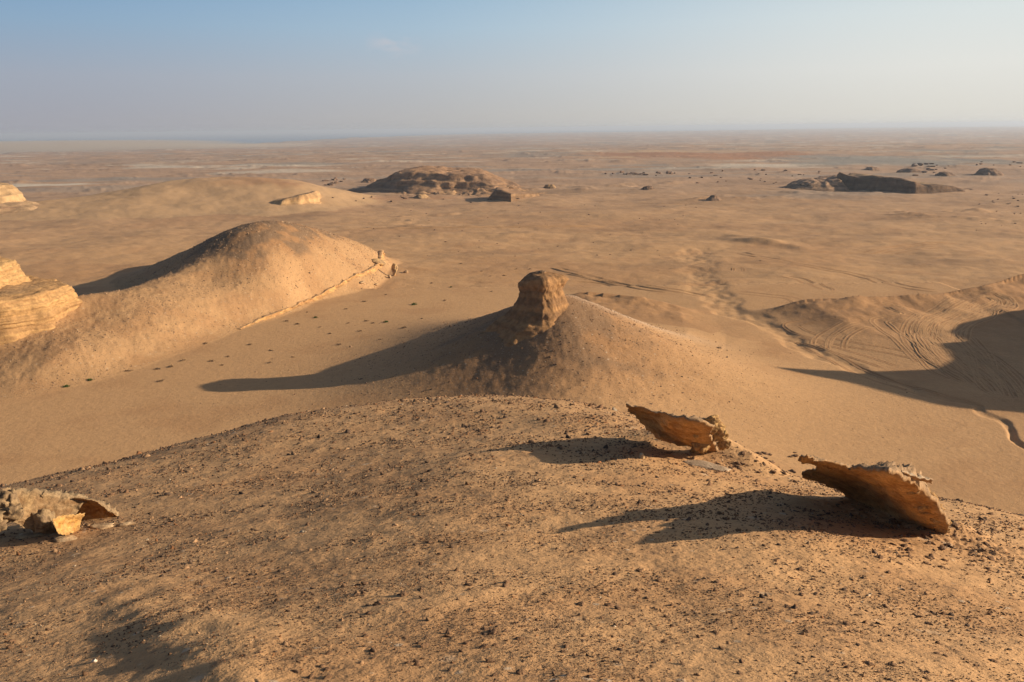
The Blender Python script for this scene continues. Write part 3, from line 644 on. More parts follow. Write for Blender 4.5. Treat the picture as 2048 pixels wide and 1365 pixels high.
# yellow banded outcrop at the left edge
p1 = hit(20, 684); p2 = hit(149, 634)
ol = [(p1[0]-22, p1[1]-13), (p1[0], p1[1]), ((p1[0]+p2[0])/2+.8, (p1[1]+p2[1])/2-.5), (p2[0]-.6, p2[1]-.4), (p2[0]-.8, p2[1]+3), (p2[0]-8, p2[1]+9), (p1[0]-24, p1[1]+9)]
z0 = p1[2]; zt_ = W(0, 536, p1[1]+4)[2]; zm = W(110, 574, p2[1]+1)[2]
V, F, cl_ = loft(ol, [(-.6, z0-1.5), (-.1, z0+.5), (.1, z0+1.2), (-.05, z0+2.0), (.25, z0+2.4), (.1, z0+3.0), (.5, zm-.5), (.75, zm), (1.9, zm+.15)],
                 N=220, Mr=110, seed=511, amp=.55, freq=.5, strata=.16, sfreq=4.5, topamp=.35, cf=strata_col((.41, .25, .11), (.33, .195, .09), (.36, .225, .115), .9, 515, 4.5), cap=14)
ob = thing('rock_outcrop', tuple(p1), 'yellow banded rock outcrop on the hillside at the left edge', 'rock outcrop')
put('lower_ledge', V, F, cl_, MAT_ROCK, smooth=True, parent=ob)
ol2 = [(x-6.0, y+1.2) for x, y in ol]
V, F, cl_ = loft(ol2, [(-.4, zm-.5), (.1, zm+.6), (.3, zm+1.2), (.55, zt_-.3), (1.6, zt_)], N=180, Mr=80, seed=521, amp=.55, freq=.5, strata=.14, sfreq=4.5, topamp=.4, cf=strata_col((.41, .26, .12), (.35, .21, .095), (.36, .23, .12), .9, 525, 4.5), cap=12)
put('upper_ledge', V, F, cl_, MAT_ROCK, smooth=True, parent=ob)

# thin yellow scarp along the foot of the whaleback hill, with its standing stone and blocks
def ledge():
    px = [(478, 657), (500, 647), (530, 636), (560, 624), (590, 612), (620, 600), (650, 585), (682, 568), (700, 556), (716, 549), (728, 547), (742, 541), (752, 534), (762, 522), (768, 508)]
    P = np.array([hit(a, b+2) for a, b in px]); n = 260; P = smoothline(P, n); P[:, 2] = hz(P[:, 0], P[:, 1])
    t = np.linspace(0, 1, n); T_ = np.gradient(P[:, :2], axis=0); T_ /= np.linalg.norm(T_, axis=1)[:, None]; Nn = np.stack([T_[:, 1], -T_[:, 0]], 1)    # towards the open valley
    hh = np.interp(t, [0, .1, .5, .75, .85, .93, 1], [.10, .24, .32, .42, .75, .55, .2])*(.5+.5*ss(-.35, .15, n2(t*22, 0*t, 4)))*(1+.3*n2(t*40, 0*t, 3))
    prof = np.array([(.5, -.6), (.25, -.1), (.05, .25), (.0, .55), (.22, .78), (.30, .92), (.1, 1.05), (-.4, 1.0), (-.9, .5), (-1.3, -.6)])
    V = []
    for o_, z_ in prof: V.append(np.concatenate([P[:, :2]+Nn*(o_*(.6+.5*hh)+.16*n2(t*60, t*0+o_, 9))[:, None], (P[:, 2]+z_*hh*1.0)[:, None]], 1))
    V = np.stack(V, 0); V[:, :, 2] += 0; V = V.reshape(-1, 3); V += .07*np.stack([fb3(V*1.6+k*9, 3, 540+k) for k in range(3)], 1)
    m = len(prof); idx = np.arange(m*n).reshape(m, n); F = np.stack([idx[:-1, :-1], idx[:-1, 1:], idx[1:, 1:], idx[1:, :-1]], -1).reshape(-1, 4)
    s_ = ss(-.4, .5, fb3(V*.8, 4, 550))[:, None]; col = np.array([.50, .30, .13])*(1-s_)+np.array([.34, .19, .085])*s_
    top = (np.arange(m*n)//n >= 6)[:, None]; col = np.where(top, SAND, col)
    put('rock_ledge', V, F, col, MAT_ROCK, smooth=True, label='low yellow rock ledge running along the foot of the whaleback hill', cat='rock ledge')
ledge()
def stone_at(name, px, py, dims, seed, label, cat, group=None, cola=(.45, .30, .17), colb=(.26, .17, .10), sub=3, amp=.35, sink=.25, rot=None, mat=None, P=None):
    p = hit(px, py) if P is None else P; V, T_, cc_ = lump(sub, dims, seed, amp, cola=cola, colb=colb)
    a = random.Random(seed).uniform(0, 6.28) if rot is None else rot; V = V@np.array([[math.cos(a), math.sin(a), 0], [-math.sin(a), math.cos(a), 0], [0, 0, 1]])
    return link(name, mesh(name, V+[0, 0, dims[2]*(1-2*sink)], None, T_, col=cc_, smooth=False), mat or MAT_STONE, label=label, cat=cat, group=group, loc=tuple(p))
stone_at('standing_stone', 790, 551, (.55, .5, 1.15), 601, 'upright pillar-like stone just off the right end of the low ledge', 'rock', sink=.12, cola=(.5, .34, .17), rot=0, sub=4)
stone_at('boulder', 812, 546, (.5, .4, .35), 602, 'small round boulder to the right of the standing stone', 'boulder', rot=0)
stone_at('boulder', 779, 556, (.4, .4, .3), 603, 'small dark boulder below the left side of the standing stone', 'boulder')
stone_at('boulder', 757, 530, (1.3, .8, .7), 604, 'large jagged block at the right end of the low ledge', 'boulder', cola=(.52, .34, .16))
stone_at('boulder', 724, 567, (.5, .4, .25), 605, 'flat stone on the sand below the overhanging part of the ledge', 'boulder')
stone_at('boulder', 752, 571, (.45, .3, .2), 606, 'low flat stone on the sand between ledge and standing stone', 'boulder')

# --- mesas and outcrops in the distance
def wp(L, k=1.0): return [tuple(W(a, b, c*k)[:2]) for a, b, c in L]
def gz(p): return float(hz(p[0], p[1])[0])
def mesa(name, plan, prof, label, cat, seed, base=(.40, .26, .15), dark=(.20, .12, .075), top=(.33, .19, .11), amp=1.2, freq=.11, strata=.6, sf=.9, parent=None, N=150, topamp=.5):
    V, F, c_ = loft(plan, prof, N=N, Mr=44, seed=seed, amp=amp, freq=freq, strata=strata, sfreq=sf, topamp=topamp, cf=strata_col(base, dark, top, .12, seed+3, sf), cap=10)
    return put(name, V, F, c_, MAT_FAR, smooth=True, parent=parent, label=label, cat=cat)
def zof(px, py, Y): return W(px, py, Y)[2]
KY = 1.08
def sil(pts, Y, z0):                      # height of a skyline read at forward distance Y, as a function of x
    P = np.array([W(a, b, Y*KY) for a, b in pts]); return lambda x: np.interp(x, P[:, 0], P[:, 2]-z0)
def ridge_mesa(name, plan, prof, skyline, Y, z0, label, cat, seed, parent=None, **k):
    c = dict(base=(.31, .19, .11), dark=(.20, .125, .08), top=(.30, .18, .105), amp=3.0, freq=.085, strata=.6, sf=1.1, N=260, topamp=.6); c.update(k); f = sil(skyline, Y, z0)
    V, F, c_ = loft(plan, [(a, b) for a, b in prof], N=c['N'], Mr=60, seed=seed, amp=c['amp'], freq=c['freq'], strata=c['strata'], sfreq=c['sf'], topamp=0, cf=None, cap=12)
    t = V[:, 2].copy(); hx = np.maximum(f(V[:, 0]), -1.0); V[:, 2] = z0+np.where(t < 0, t, t*hx)+c['topamp']*fb3(V*.22, 5, seed+8)*np.clip(t, .15, 1); ncap = np.arange(len(V)) >= 60*c['N']
    c_ = np.clip(strata_col(c['base'], c['dark'], c['top'], .12, seed+3, c['sf'])(V, ncap), .03, .7)
    return put(name, V, F, c_, MAT_FAR, smooth=True, parent=parent, label=label, cat=cat)
TAL = [(-2, -1.5), (0, 0), (3, .16), (5.5, .32), (6.6, .44), (6.9, .56), (9.0, .64), (10.0, .78), (10.3, .92), (11.2, .97), (14, 1.0)]
zg = -.2
cm = thing('mesa', (*W(880, 385, 285)[:2], zg), 'broad layered brown mesa standing in the middle of the plain', 'mesa')
ridge_mesa('rock_layers', wp([(690, 374, 284), (740, 380, 276), (800, 386, 270), (850, 389, 266), (900, 390, 264), (960, 390, 263), (1020, 389, 264), (1070, 387, 268), (1105, 382, 276), (1060, 372, 300), (980, 366, 318), (880, 362, 332), (780, 366, 318), (720, 370, 300)], 1.08),
     TAL, [(640, 384), (701, 374), (742, 362), (766, 359), (790, 347), (826, 340), (869, 341), (896, 346), (937, 344), (968, 347), (992, 357), (1019, 367), (1043, 373), (1094, 381), (1200, 386)], 284, zg, None, None, 701, parent=cm)
ridge_mesa('talus', wp([(740, 384, 268), (800, 392, 259), (880, 396, 254), (960, 395, 255), (1050, 391, 260), (1100, 386, 268), (1000, 380, 290), (850, 380, 290)], 1.08), [(-1, -1.5), (0, 0), (3, .3), (6, .7), (9, 1)], [(700, 394), (800, 388), (860, 383), (920, 386), (960, 379), (1020, 375), (1060, 382), (1110, 390)], 268, zg, None, None, 704, parent=cm, base=(.34, .21, .12), dark=(.24, .15, .09), top=(.34, .215, .12), amp=3.5, freq=.11, topamp=1.2)
# dark wedge in front of it
KY = 1.04; zg4 = 1.7
ridge_mesa('rock_cliff', wp([(538, 406, 219), (560, 409, 217), (600, 411, 219), (640, 408, 226), (648, 400, 236), (600, 396, 240), (550, 400, 230)], 1.04), [(-.5, -1.2), (0, 0), (.6, .3), (1.1, .8), (1.5, .95), (2.6, 1)], [(530, 410), (545, 403), (560, 398), (590, 392), (620, 386), (632, 394), (640, 408)], 226, zg4,
     'small pale yellow cliff at the right end of the far dune hill', 'cliff', 723, base=(.45, .29, .145), dark=(.36, .225, .115), top=(.38, .235, .13), amp=.7, freq=.25, strata=.15, N=140, topamp=.2)
KY = 1.03; zg2 = .2
ridge_mesa('rock_wedge', wp([(974, 399, 250), (1000, 401, 245), (1022, 399, 242), (1050, 392, 252), (1080, 388, 262), (1020, 386, 264), (990, 390, 260)], 1.03), [(-.4, -1), (0, 0), (.3, .5), (.5, .9), (1.2, 1)], [(965, 400), (980, 392), (992, 379), (1005, 379), (1018, 383), (1040, 388), (1080, 394)], 250, zg2,
     'small dark wedge of rock in front of the broad central mesa', 'rock', 713, amp=.4, freq=.25, strata=.15, base=(.24, .15, .085), dark=(.16, .10, .06), N=120, topamp=.1)
# left mesa at the frame edge
zg3 = gz(W(10, 412, 226))
lm = thing('mesa', (*W(-20, 412, 236)[:2], zg3), 'orange-topped mesa with a pale cliff cut off by the left edge', 'mesa')
mesa('skirt', wp([(-200, 425, 214), (0, 420, 216), (60, 416, 220), (108, 409, 228), (70, 402, 240), (0, 395, 260), (-200, 395, 260)]), [(-2, zg3-1.5), (0, zg3-.2), (3, zg3+.8), (6, zg3+1.7)], None, None, 717, base=(.46, .31, .18), top=(.45, .31, .18), amp=1.6, freq=.1, parent=lm)
mesa('cliff', wp([(-200, 415, 222), (0, 412, 224), (38, 406, 228), (48, 400, 236), (20, 395, 250), (-200, 395, 252)]), [(-1.5, zg3), (0, zg3+2), (.4, zg3+3.5), (1.8, zof(20, 374, 232)-.6), (2.9, zof(20, 371, 232)), (6, zof(0, 367, 236))], None, None, 719, base=(.42, .28, .15), dark=(.34, .22, .115), top=(.28, .15, .08), amp=1.3, freq=.16, strata=.3, parent=lm)
# cliff at the right end of the far dune hill
zg4 = gz(W(600, 410, 221))
mesa('rock_outcrop', wp([(562, 378, 262), (600, 379, 258), (625, 376, 262), (618, 370, 275), (580, 368, 278)]), [(-.5, -1.5), (0, 0), (.8, 1.4), (1.5, 2.4), (3.5, 2.7)], 'dark rounded outcrop behind the crest of the far dune hill', 'rock outcrop', 725, base=(.20, .13, .09), top=(.22, .14, .09), amp=.8, freq=.2)
# dark mesa on the right
KY = 1.04; zg5 = -.1
rm_ = thing('mesa', (*W(1780, 386, 266)[:2], zg5), 'long dark shaded mesa with a notched top on the right of the plain', 'mesa')
CLF = [(-1, -1.2), (0, 0), (.8, .2), (1.2, .5), (1.6, .8), (2.2, .93), (4.5, 1.0)]
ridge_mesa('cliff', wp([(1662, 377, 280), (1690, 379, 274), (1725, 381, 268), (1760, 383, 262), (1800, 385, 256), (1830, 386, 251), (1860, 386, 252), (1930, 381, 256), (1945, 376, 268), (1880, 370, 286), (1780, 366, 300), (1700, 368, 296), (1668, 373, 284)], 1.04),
     CLF, [(1640, 372), (1664, 358), (1677, 348), (1718, 348), (1728, 354), (1742, 358), (1759, 353), (1790, 356), (1808, 362), (1822, 368), (1830, 365), (1871, 368), (1916, 377), (1945, 384)], 264, zg5, None, None, 731, parent=rm_, base=(.17, .105, .065), dark=(.11, .07, .045), top=(.33, .22, .13), amp=.8, freq=.16, strata=.15, topamp=.25)  # shade of the mesa's face painted into the dark cliff colours, top kept lighter
ridge_mesa('low_ridge', wp([(1550, 374, 278), (1600, 377, 270), (1660, 379, 266), (1700, 378, 268), (1700, 370, 292), (1640, 364, 300), (1580, 368, 292)], 1.04), [(-1, -1.5), (0, 0), (2.5, .35), (5, .8), (7, 1)], [(1540, 378), (1560, 370), (1616, 359), (1640, 361), (1665, 356), (1700, 352)], 282, zg5, None, None, 739, parent=rm_, base=(.28, .185, .12), dark=(.2, .13, .08), top=(.32, .21, .14), amp=1.6, freq=.12)
small = [(1430, 402, 34, 9, 'low pointed dark knoll standing alone on the plain left of the long dark mesa'), (1298, 380, 26, 6, 'small flat dark rock on the plain beyond the butte'), (1990, 352, 60, 12, 'dark rocky ridge at the right edge of the plain'),
         (1900, 353, 40, 7, 'low dark ridge just left of the ridge at the right edge'), (1750, 342, 36, 6, 'low dark ridge behind the notched top of the long dark mesa'), (1830, 345, 50, 6, 'broken dark ridge behind the right half of the long dark mesa'),
         (1690, 372, 24, 5, None), (840, 398, 40, 7, 'small orange knoll in front of the broad central mesa'), (735, 366, 40, 7, 'dark slope of rubble at the left foot of the broad central mesa'), (560, 372, 20, 5, None), (1100, 378, 30, 7, 'pale orange knoll at the right foot of the broad central mesa')]
for i, (px, py, w_, h_, lab) in enumerate(small):
    if lab is None: continue
    p = hit(px, py); s_ = p[1]/1593
    a, b, hgt = w_*s_*.5, w_*s_*.45, h_*s_*1.1
    mesa('knoll', [(p[0]+a*math.cos(t), p[1]+b+b*math.sin(t)) for t in np.linspace(0, 6.28, 14)[:-1]], [(-a*.15, p[2]-1), (0, p[2]-.1), (a*.3, p[2]+hgt*.5), (a*.5, p[2]+hgt*.9), (a*.75, p[2]+hgt)], lab, 'knoll', 760+i*3,
         base=(.40, .26, .14) if 'orange' in lab else (.23, .15, .10), dark=(.14, .09, .06), amp=a*.25, freq=1.2/a, strata=.2, N=70, topamp=hgt*.15)

# --- loose stones, clumps and shrubs
def copyobj(o, **k):
    c = o.copy(); C.objects.link(c)
    for a, v in k.items(): c[a] = v
    return c
rnd = random.Random(11)
far_src = []
for i in range(5):
    V, T_, cc_ = lump(2, (1, .8, .6), 800+i, .4, cola=(.20, .13, .09), colb=(.11, .07, .05)); me = mesh('boulder', V+[0, 0, .35], None, T_, col=cc_, smooth=False); me.materials.append(MAT_FAR); far_src.append(me)
def scatter(n, x0, x1, y0, y1, smin, smax_, label, group, clump=0):
    ctr = [(rnd.uniform(x0, x1), rnd.uniform(y0, y1)) for _ in range(max(clump, 1))]
    for i in range(n):
        if clump: c = rnd.choice(ctr); px = c[0]+rnd.gauss(0, (x1-x0)/clump/3.2); py = c[1]+rnd.gauss(0, (y1-y0)*.12)
        else: px, py = rnd.uniform(x0, x1), rnd.uniform(y0, y1)
        if not (x0-20 < px < x1+20): continue
        p = hit(px, py); s_ = p[1]/1593*rnd.uniform(smin, smax_)
        o = link('boulder', rnd.choice(far_src), label=label, cat='boulder', group=group, loc=tuple(p)); o.scale = (s_*rnd.uniform(.8, 1.7), s_*.8, s_*rnd.uniform(.5, .9)); o.rotation_euler = (0, 0, rnd.uniform(0, 6))
scatter(34, 1195, 1345, 344, 352, 2, 5.5, 'dark boulder in the cluster on the open plain right of the central mesa', 'dark boulders clustered on the open plain', 5)
scatter(30, 1370, 1660, 340, 372, 1.5, 4, 'small dark boulder scattered on the plain left of the long dark mesa', 'boulders left of the long dark mesa')
scatter(34, 1780, 2040, 325, 350, 2, 6, 'dark boulder on the far plain behind the long dark mesa', 'boulders behind the long dark mesa', 7)
scatter(26, 640, 1060, 386, 408, 1.5, 4.5, 'small boulder at the foot of the broad central mesa', 'boulders at the foot of the central mesa')
scatter(14, 640, 700, 356, 376, 2, 6, 'dark boulder on the plain left of the broad central mesa', 'boulders left of the central mesa', 3)
scatter(26, 1950, 2048, 385, 470, 1, 3, 'small boulder at the right edge of the plain', 'boulders at the right edge of the plain')
scatter(60, 700, 1400, 410, 520, .8, 2, 'tiny stone lying on the open sand plain behind the butte', 'stones on the open sand plain')
# shrubs: little domes of leaf blades
km = NT('shrub_leaves'); MAT_LEAF = km.out(km.mix(km.noise(3, 2), (.035, .065, .015), (.075, .11, .03)))
km = NT('dry_twigs'); MAT_DRY = km.out(km.mix(km.noise(3, 2), (.10, .065, .04), (.22, .15, .09)))
def shrub_mesh(seed, n=260, dry=False):
    rs = np.random.RandomState(seed); V = []; T_ = []
    for i in range(n):
        th = rs.uniform(0, 6.28); ph = math.acos(rs.uniform(.05, 1)); r = rs.uniform(.45, 1)*(1+.25*math.sin(3*th+seed))
        c = np.array([math.sin(ph)*math.cos(th)*r, math.sin(ph)*math.sin(th)*r, math.cos(ph)*r*.8]); d = rs.normal(size=3); d /= np.linalg.norm(d); e = np.cross(d, rs.normal(size=3)); e /= np.linalg.norm(e)
        L = .22; a = len(V); V += [c-d*L, c+e*.07, c+d*L, c-e*.07]; T_ += [(a, a+1, a+2, a+3)]
    return mesh('shrub', np.array(V), np.array(T_), smooth=False)
gsrc = [shrub_mesh(1), shrub_mesh(2)]; dsrc = [shrub_mesh(5, 120), shrub_mesh(6, 120), shrub_mesh(7, 90)]
for m_ in gsrc: m_.materials.append(MAT_LEAF)
for m_ in dsrc: m_.materials.append(MAT_DRY)
for i, (px, py, s_, lab) in enumerate([(828, 610, .33, 'roundest green shrub, alone on the sand left of the butte'), (772, 645, .26, 'green shrub on the sand between the butte and the low ledge'), (631, 636, .24, 'small green shrub on the sand close below the long ledge'),
                                       (180, 761, .24, 'green shrub at the foot of the whaleback hill, the right one of two'), (133, 774, .24, 'green shrub at the foot of the whaleback hill, the left one of two'), (902, 575, .2, 'tiny green shrub on the sand left of the top of the butte')]):
    p = hit(px, py); o = link('shrub', gsrc[i % 2], label=lab, cat='shrub', loc=tuple(p)); o.scale = (s_*1.1, s_, s_*.9); o.rotation_euler = (0, 0, i)
for i, (px, py) in enumerate([(729, 604), (691, 619), (614, 625), (595, 649), (573, 643), (697, 647), (732, 643), (746, 647), (720, 663), (807, 657), (678, 690), (541, 702), (411, 688), (423, 723), (456, 714), (444, 731), (539, 726), (365, 722), (342, 734), (315, 739),
                              (257, 743), (322, 763), (772, 590), (1032, 539), (1060, 539), (963, 543), (980, 553), (1008, 552), (983, 584), (889, 602), (863, 567), (922, 528), (958, 495), (844, 638), (809, 656), (640, 655), (660, 668), (500, 690), (585, 715), (760, 680), (1439, 697), (1520, 522)]):
    p = hit(px, py); s_ = rnd.uniform(.14, .26); o = link('dry_tuft', dsrc[i % 3], label='small dry tuft standing on the smooth sand between the hills', cat='tuft', group='dry tufts on the sand between the hills', loc=tuple(p)); o.scale = (s_*1.6, s_, s_*.8); o.rotation_euler = (0, 0, rnd.uniform(0, 6))

# --- gravel and chips: countless, so one object per stretch of ground
EXPN = 3.7
def chips(name, n, rmin, rmax, amin, amax, reg_ok, smin, smax_, dens, cols, seed, label_kind='stuff', flat=.27):
    rs = np.random.RandomState(seed); r = np.exp(rs.uniform(math.log(rmin), math.log(rmax), n)); a = rs.uniform(amin, amax, n)
    x = r*np.sin(a); y = r*np.cos(a); z, g = heights(x, y)
    k = (g == reg_ok) & (rs.uniform(size=n) < dens(x, y)); x, y, z, r = x[k], y[k], z[k], r[k]; n = len(x)
    s_ = r*smin*(rs.uniform(0, 1, n)**(-1/EXPN)); s_ = np.minimum(s_, r*smax_)
    m = 6; th = (np.arange(m)/m*2*math.pi)[None]+rs.uniform(-.35, .35, (n, m)); rad = rs.uniform(.55, 1.15, (n, m))
    el = rs.uniform(.28, .7, n)[:, None]; ori = rs.normal(0, .45, n)[:, None]
    lx = rad*np.cos(th); ly = rad*np.sin(th)*el; X = lx*np.cos(ori)-ly*np.sin(ori); Y = lx*np.sin(ori)+ly*np.cos(ori)
    tilt = rs.normal(0, .35, (n, 2)); hgt = flat*rs.uniform(.5, 1.5, n)[:, None]
    ring0 = np.stack([X*1.05, Y*1.05, np.full((n, m), -.35)], -1); rs2 = rs.uniform(.6, .9, (n, m))
    ring1 = np.stack([X*rs2, Y*rs2, hgt*(.6+.5*rs.uniform(size=(n, m)))+tilt[:, :1]*X+tilt[:, 1:]*Y], -1)
    top = np.stack([0*hgt, 0*hgt, hgt*1.05], -1).reshape(n, 1, 3)
    V = np.concatenate([ring0, ring1, top], 1)*s_[:, None, None]+np.stack([x, y, z], -1)[:, None]
    b = (np.arange(n)*(2*m+1))[:, None]; i = np.arange(m); j = (i+1) % m
    Q_ = np.stack([b+i, b+j, b+m+j, b+m+i], -1).reshape(-1, 4); T_ = np.stack([b+m+i, b+m+j, b+2*m+0*i], -1).reshape(-1, 3)
    ci = rs.choice(len(cols), n, p=[c[1] for c in cols]); cc_ = np.array([c[0] for c in cols])[ci]*rs.uniform(.75, 1.25, (n, 1)); cc_ = np.repeat(cc_, 2*m+1, 0)
    link(name, mesh(name, V.reshape(-1, 3), Q_, T_, smooth=False, col=cc_), MAT_STONE, kind='stuff')
    return n
CHC = [((.17, .10, .06), .40), ((.11, .075, .055), .32), ((.32, .20, .115), .20), ((.24, .115, .055), .07), ((.42, .34, .25), .01)]
dm = lambda x, y: np.clip(.42+.14*ss(-2, 4, x)+1.0*fbm(x/1.5, y/1.1, 4, 901), .08, 1)
n1 = chips('gravel', 120000, 3.2, 26, -.66, .66, 1, .0014, .0062, dm, CHC, 5)
n2_ = chips('gravel', 40000, 45, 90, -.5, .5, 2, .0006, .0028, lambda x, y: np.clip(1.1-np.hypot(x-peak[0], y-peak[1])/20, .04, 1), CHC, 6)
n3_ = chips('gravel', 60000, 60, 135, -.66, -.1, 3, .00055, .0018, lambda x, y: np.clip(.55+.8*fbm(x/7, y/7, 3, 907), .1, 1), [((.34, .22, .13), .6), ((.18, .12, .08), .35), ((.45, .34, .23), .05)], 7)
print('chips', n1, n2_, n3_)
# larger stones lying on the foreground hill
ssrc = []
for i in range(8):
    V, T_, cc_ = lump(3, (1, rnd.uniform(.5, .8), rnd.uniform(.28, .5)), 900+i, .55, 1.8, 5, cola=(.22, .13, .075), colb=(.12, .075, .05)); me = mesh('stone', V+[0, 0, .05], None, T_, col=cc_, smooth=False); me.materials.append(MAT_STONE); ssrc.append(me)
def bigstones(n, x0, x1, y0, y1, a, b, label, group):
    for i in range(n):
        px, py = rnd.uniform(x0, x1), rnd.uniform(y0, y1); p = hit(px, py); s_ = np.linalg.norm(p-[0, 0, CAMZ])/1593*rnd.uniform(a, b)*.5
        o = link('stone', rnd.choice(ssrc), label=label, cat='stone', group=group, loc=tuple(p)); o.scale = (s_, s_, s_); o.rotation_euler = (rnd.uniform(-.3, .3), rnd.uniform(-.3, .3), rnd.uniform(0, 6))
bigstones(70, 560, 1250, 1150, 1360, 9, 22, 'brown stone among the gravel at the bottom centre of the foreground hill', 'brown stones on the bottom of the foreground hill')
bigstones(55, 1250, 2040, 1120, 1360, 8, 17, 'dark stone among the gravel on the right of the foreground hill', 'dark stones on the right of the foreground hill')
bigstones(50, 1380, 1590, 905, 970, 6, 18, 'angular stone in the orange rubble below the farther slab', 'rubble below the farther slab')
bigstones(70, 1760, 1990, 1045, 1130, 6, 18, 'angular stone in the rubble below the larger slab', 'rubble below the larger slab')
bigstones(45, 1380, 1800, 985, 1060, 6, 14, 'flat stone in the shadow of the larger slab', 'stones in the shadow of the larger slab')
bigstones(26, 1075, 1200, 640, 740, 3, 8, 'small fallen stone on the slope below the butte', 'fallen stones on the slope below the butte')
bigstones(40, 700, 1180, 815, 900, 5, 14, 'dark stone near the far edge of the foreground hill', 'dark stones near the far edge of the foreground hill')

# pale flat flagstone and two bright chips near the farther slab
stone_at('flagstone', 1412, 935, (.42, .20, .05), 951, 'pale flat flagstone in the rubble below the farther slab', 'stone', cola=(.46, .36, .26), colb=(.36, .27, .19), rot=-.5, sub=4, amp=.2)
stone_at('stone', 1284, 917, (.06, .05, .07), 952, 'bright cream stone catching the sun at the edge of the farther slab\'s shadow', 'stone', cola=(.6, .46, .28), colb=(.5, .36, .2))
stone_at('stone', 188, 1325, (.022, .02, .018), 953, 'small white stone on the lower left of the foreground hill', 'stone', cola=(.72, .66, .58), colb=(.6, .54, .46))
for i, (px, py, d_) in enumerate([(70, 1072, (.30, .12, .03)), (130, 1080, (.22, .1, .03)), (200, 1056, (.2, .12, .04)), (255, 1050, (.18, .06, .03))]):
    stone_at('flat_shard', px, py, d_, 960+i, 'thin flat rock shard lying at the foot of the hollow rock', 'stone', group='flat shards at the foot of the hollow rock', cola=(.50, .36, .22), rot=.1)
stone_at('stone', 70, 1064, (.09, .05, .10), 970, 'small pale triangular stone leaning under the hollow rock', 'stone', cola=(.6, .48, .33), colb=(.5, .38, .25))

# --- tyre tracks: shallow ruts with raised berms draped over the sand
def track(pts, half=.8, wdt=.26, h_=.06, single=False, crop=True):
    P = [((1350+a/2.934, 480+b/2.934) if crop else (a, b)) for a, b in pts]
    Wd = np.array([WZ(a, b, 1.0)[:2] if b > 600 else hit(a, b)[:2] for a, b in P])
    Wd = np.array([hit(a, b)[:2] for a, b in P])
    # Catmull-Rom
    E = np.concatenate([[2*Wd[0]-Wd[1]], Wd, [2*Wd[-1]-Wd[-2]]]); o = []
    for i in range(1, len(E)-2):
        m = max(4, int(np.linalg.norm(E[i+1]-E[i])/.5)); t = np.linspace(0, 1, m, endpoint=False)[:, None]
        o.append(.5*(2*E[i]+(E[i+1]-E[i-1])*t+(2*E[i-1]-5*E[i]+4*E[i+1]-E[i+2])*t*t+(3*E[i]-E[i-1]-3*E[i+1]+E[i+2])*t**3))
    L = np.concatenate(o); 
    T_ = np.gradient(L, axis=0); T_ /= np.linalg.norm(T_, axis=1)[:, None]+1e-9; Nn = np.stack([-T_[:, 1], T_[:, 0]], 1)
    prof = np.array([(-1.7, -.6), (-1.0, 1.0), (-.45, -.2), (.45, -.2), (1.0, 1.0), (1.7, -.6)]); Vs, Fs, Cs, b0 = [], [], [], 0
    n = len(L)
    al = np.arange(n)*.5; sd_ = rnd.uniform(0, 99)
    for off in ([0] if single else [-half, half]):
        wob = np.clip(.85+1.0*n2(al/5+sd_, 0*al+off, 91)+.3*n2(al/1.3+sd_, 0*al, 92), .0, 1.4)
        for k, (o_, z_) in enumerate(prof):
            q = L+Nn*(off+o_*wdt); zz = hz(q[:, 0], q[:, 1]); fade = ss(0, 6, np.minimum(np.arange(n), n-1-np.arange(n)))
            Vs.append(np.concatenate([q, (zz+.015+(z_*h_)*wob*fade-.05*(1-fade))[:, None]], 1)); Cs.append(np.tile(SAND*1.02 if abs(o_) < 1.2 and abs(o_) > .8 else SAND2*.95, (n, 1)))
        idx = np.arange(len(prof)*n).reshape(len(prof), n)+b0; Fs.append(np.stack([idx[:-1, :-1], idx[1:, :-1], idx[1:, 1:], idx[:-1, 1:]], -1).reshape(-1, 4)); b0 += len(prof)*n
    cc_ = np.concatenate([np.concatenate(Cs), np.full((b0, 1), .1)], 1)
    link('tyre_track', mesh('tyre_track', np.concatenate(Vs), np.concatenate(Fs), smooth=True, col=cc_), MAT_G, kind='structure')
TR = [[(340, 65), (600, 115), (850, 165), (1100, 215), (1300, 260), (1500, 295), (1650, 300)], [(290, 305), (500, 320), (700, 345), (760, 358)], [(560, 205), (750, 235), (850, 270), (890, 295), (860, 315)],
      [(1100, 360), (1250, 385), (1330, 415), (1385, 445), (1300, 455), (1210, 480), (1240, 520), (1330, 580), (1440, 680), (1520, 770)],
      [(1080, 440), (850, 460), (700, 490), (695, 520), (780, 560), (1000, 610), (1250, 650), (1450, 690), (1750, 740), (2048, 800)],
      [(1080, 470), (950, 520), (870, 570), (850, 620), (880, 670)], [(1180, 490), (1030, 530), (950, 590), (950, 650), (990, 690)], [(740, 600), (950, 700), (1150, 800), (1450, 900), (1700, 960)],
      [(620, 560), (820, 610), (1100, 700), (1400, 790)], [(1100, 85), (1300, 50), (1500, 25), (1700, 20)], [(1200, 95), (1400, 55), (1600, 40)], [(330, 150), (380, 175), (360, 205)]]
for i in range(11):
    j = rnd.uniform(-30, 30)
    TR.append([(1690+i*16+j, 330+i*4), (1600+i*22, 385+i*6), (1480+i*24+j, 440+i*5), (1395+i*27, 510+i*4), (1400+i*30+j, 590+i*3), (1470+i*36, 680), (1580+i*42+j, 770+i*4), (1800+i*30, 860+i*14)])
for i in range(4): TR.append([(1640+i*20, 350-i*6), (1800+i*10, 322-i*3), (1900+i*12, 345), (1900+i*14, 380+i*4), (1780, 420+i*8), (1650-i*10, 450+i*14)])
TR = [[(a+rnd.uniform(-9, 9), b+rnd.uniform(-5, 5)) for a, b in q] for q in TR]
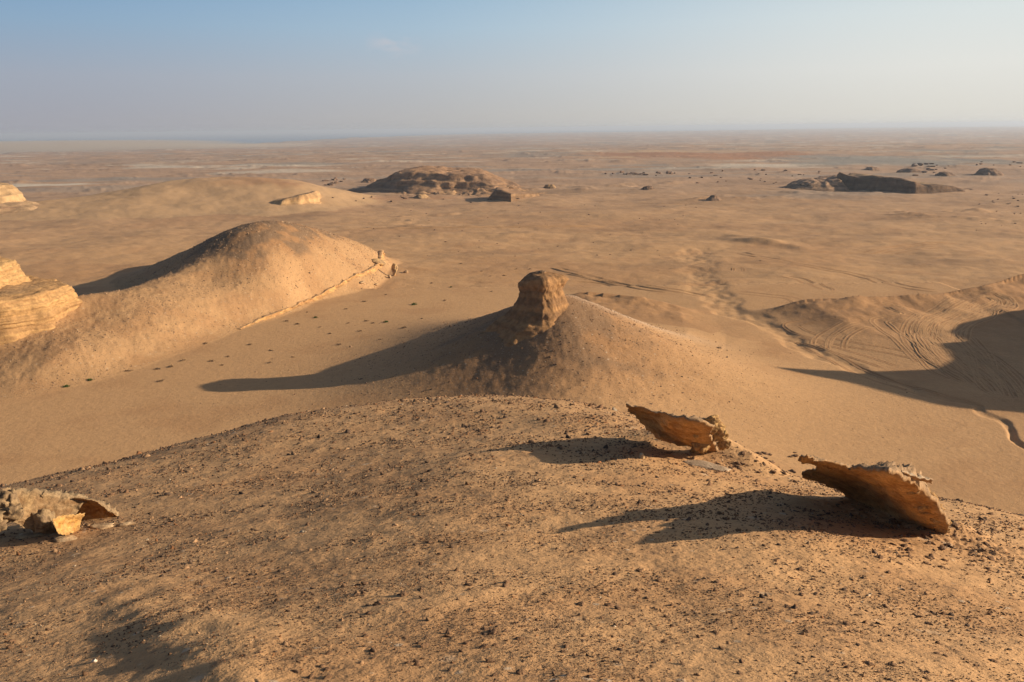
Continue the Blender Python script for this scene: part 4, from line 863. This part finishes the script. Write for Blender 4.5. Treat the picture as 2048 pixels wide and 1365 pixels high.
for i in range(6): TR.append([(1480+i*40, 560-i*4), (1650+i*30, 640+i*8), (1850, 730+i*26), (2048, 790+i*32)])
for t_ in TR: track(t_, half=.78, wdt=rnd.uniform(.15, .21), h_=rnd.uniform(.022, .042))
for t_ in [[(650, 462), (750, 458), (855, 456), (960, 454), (1095, 454), (1230, 453)], [(1125, 545), (1197, 559), (1308, 575), (1390, 590), (1440, 602)], [(1136, 559), (1210, 566), (1276, 575), (1370, 588)], [(1100, 533), (1150, 545), (1220, 566)]]: track(t_, crop=False, wdt=.18)

# ------------------------------------------------------------------ haze
hv = bpy.data.materials.new('haze'); hv.use_nodes = True; ht = hv.node_tree; ht.nodes.clear()
ho = ht.nodes.new('ShaderNodeOutputMaterial'); pv = ht.nodes.new('ShaderNodeVolumePrincipled'); pv.inputs['Color'].default_value = (.68, .79, .98, 1)
pv.inputs['Density'].default_value = HAZE; pv.inputs['Anisotropy'].default_value = .2; ht.links.new(pv.outputs[0], ho.inputs['Volume'])
a, z0_, z1_ = 45000, -62, 30
bv = [(x, y, z) for z in (z0_, z1_) for x, y in ((-a, -a), (a, -a), (a, a), (-a, a))]
link('haze', mesh('haze', bv, [(0, 3, 2, 1), (4, 5, 6, 7), (0, 1, 5, 4), (1, 2, 6, 5), (2, 3, 7, 6), (3, 0, 4, 7)], smooth=False), hv, kind='stuff')
dv_ = bpy.data.materials.new('dust'); dv_.use_nodes = True; ht = dv_.node_tree; ht.nodes.clear()
ho = ht.nodes.new('ShaderNodeOutputMaterial'); pv = ht.nodes.new('ShaderNodeVolumePrincipled'); pv.inputs['Color'].default_value = (.82, .70, .58, 1); pv.inputs['Anisotropy'].default_value = .2
pv.inputs['Density'].default_value = 4e-3; ht.links.new(pv.outputs[0], ho.inputs['Volume'])
V, T_ = ICO[4]; V = V*(1+.25*fb3(V*1.6, 3, 990))[:, None]*np.array([800, 500, 19])
P = WZ(20, 305, -18); link('dust_cloud', mesh('dust_cloud', V, None, T_), dv_, kind='stuff', loc=(float(P[0])-150, float(P[1])+60, -12))
